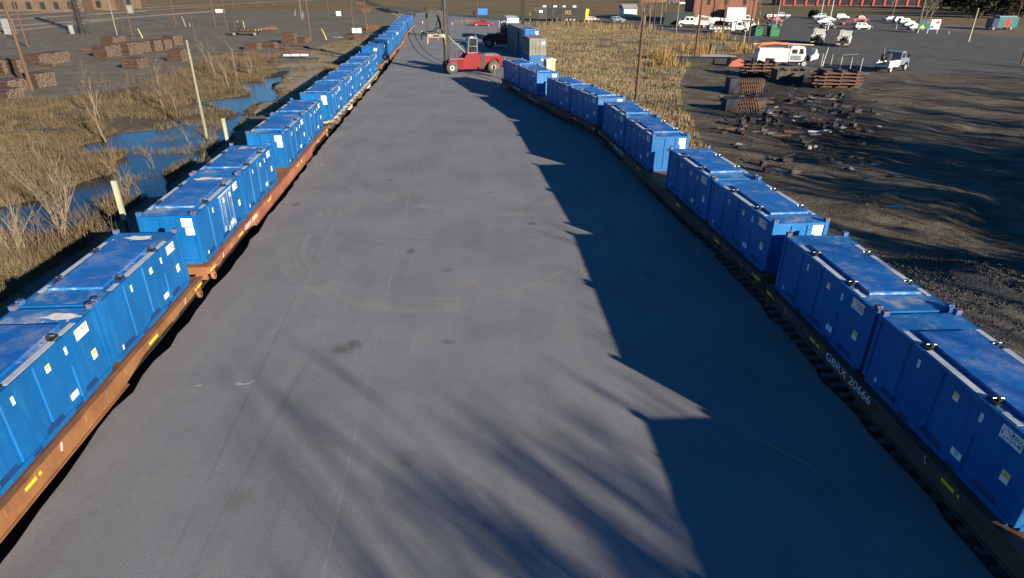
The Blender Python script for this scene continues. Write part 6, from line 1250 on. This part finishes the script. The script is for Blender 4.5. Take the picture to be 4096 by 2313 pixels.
# facing local +y; left leg forward
hipL, kneeL, ankL = (-.09, 0, .93), (-.10, .16, .50), (-.10, .20, .09); hipR, kneeR, ankR = (.09, 0, .93), (.10, .02, .49), (.10, -.24, .12)
V = [(0, 0, .97), (0, .0, 1.15), (0, .01, 1.38), (0, .01, 1.50), (0, .03, 1.60), hipL, kneeL, ankL, (-.10, .34, .04), hipR, kneeR, ankR, (.10, -.12, .03), (-.19, .0, 1.42), (-.27, -.06, 1.14), (-.25, .06, .90), (-.245, .09, .82), (.19, .0, 1.42), (.27, .04, 1.15), (.16, .24, 1.30), (.13, .27, 1.38)]
E_ = [(0, 1), (1, 2), (2, 3), (3, 4), (0, 5), (5, 6), (6, 7), (7, 8), (0, 9), (9, 10), (10, 11), (11, 12), (2, 13), (13, 14), (14, 15), (15, 16), (2, 17), (17, 18), (18, 19), (19, 20)]
Rd = [(.14, .10), (.13, .095), (.15, .10), .055, .055, .085, .055, .038, .035, .085, .055, .038, .035, .062, .045, .03, .034, .062, .045, .03, .034]
for s, hx in ((0, 16), (1, 20)):
    b0 = Vector(V[hx]); dn = Vector((0, .35, -1)).normalized() if s == 0 else Vector((-.2, .3, .9)).normalized(); sd_ = Vector((.0, 1, 0)) if s == 0 else Vector((1, 0, 0))
    for k in range(4):
        f0 = b0+sd_*(-.027+.018*k)+dn*.03; f1 = f0+dn*(.035+.006*(k in (1, 2))); f2 = f1+(dn+Vector((.35 if s == 0 else -.1, .1, 0))).normalized()*.03; i0 = len(V); V += [tuple(f0), tuple(f1), tuple(f2)]; E_ += [(hx, i0), (i0, i0+1), (i0+1, i0+2)]; Rd += [.010, .009, .008]
    th = b0+sd_*.04+dn*.005; i0 = len(V); V += [tuple(th), tuple(th+sd_*.015+dn*.03)]; E_ += [(hx, i0), (i0, i0+1)]; Rd += [.012, .010]
skin('body', V, E_, Rd, M['skin'], t)
hd = MB(); hm = [(-.125, .001), (-.115, .045), (-.08, .068), (-.02, .082), (.04, .086), (.08, .074), (.11, .045), (.122, .001)]
hd.lathe([(a_, r_) for a_, r_ in hm], 'z', (0, .035, 1.69), 14); hd.prism([(.115, 1.66), (.145, 1.655), (.118, 1.70)], -.014, .014, 'x'); hd.box((0, .108, 1.628), (.045, .01, .012), 1)
for s in (-1, 1): hd.lathe([(-.008, .001), (-.008, .012), (.006, .001)], 'y', (s*.032, .113, 1.70), 8, 2); hd.box((s*.087, .03, 1.685), (.014, .035, .055))
hd.build('head', [M['skin'], M['taillamp'], M['ink']], t); MB().lathe([(-.04, .088), (.03, .094), (.085, .082), (.118, .05), (.13, .001)], 'z', (0, .012, 1.695), 14).build('hair', M['hair'], t)
HV = [(0, 0, .95), (0, .0, 1.15), (0, .01, 1.38), (0, .0, 1.50), (-.19, .0, 1.43), (-.27, -.06, 1.14), (-.25, .05, .92), (.19, .0, 1.43), (.275, .04, 1.15), (.17, .22, 1.28)]
skin('hoodie', HV, [(0, 1), (1, 2), (2, 3), (2, 4), (4, 5), (5, 6), (2, 7), (7, 8), (8, 9)], [(.17, .125), (.165, .12), (.18, .125), .085, .085, .066, .05, .085, .066, .05], M['hoodie'], t)
MB().lathe([(-.06, .10), (0, .13), (.05, .11), (.07, .07)], 'z', (0, -.03, 1.52), 12).build('hood', M['hoodie'], t)
skin('jeans', [(0, 0, .98), hipL, kneeL, (-.10, .195, .11), hipR, kneeR, (.10, -.225, .14)], [(0, 1), (1, 2), (2, 3), (0, 4), (4, 5), (5, 6)], [(.155, .115), .10, .072, .06, .10, .072, .06], M['jeans'], t)
for (x, y, z, tilt) in ((-.10, .26, .05, .0), (.10, -.19, .065, -.35)): MB().prism([(-.14, -.05), (.13, -.05), (.16, -.02), (.10, .02), (-.02, .05), (-.12, .06)], -.05, .05, 'x').build('shoe', M['shoe'], t, (x, y, z)).rotation_euler = (tilt, 0, 0)
# white trailer seen end-on behind the stack
p = at(2020, 150); t = thing('box_trailer', 'white box trailer standing end on beyond the container stack', 'trailer', (-.6, 148, 0), R(4)); MB().b2((-1.25, -5, .9), (1.25, 5, 4.7)).build('body', M['white'], t); MB().b2((-1.1, -5.05, 2.2), (1.1, -5.0, 3.4)).build('grey_panel', PAINT['blue_grey'], t); MB().b2((-1.2, -5.1, .5), (1.2, -4.8, .9)).build('bumper', M['steel_dark'], t)
for s in (-1, 1):
    w_ = wheel(t, 0, 0, .5, .3); w_.location = (s*.95, -3.5, .5); w_.rotation_euler = (0, 0, R(90))
repaint(h2, M['red'], M['shaded_red'])  # shade of the stack painted in as a darker red
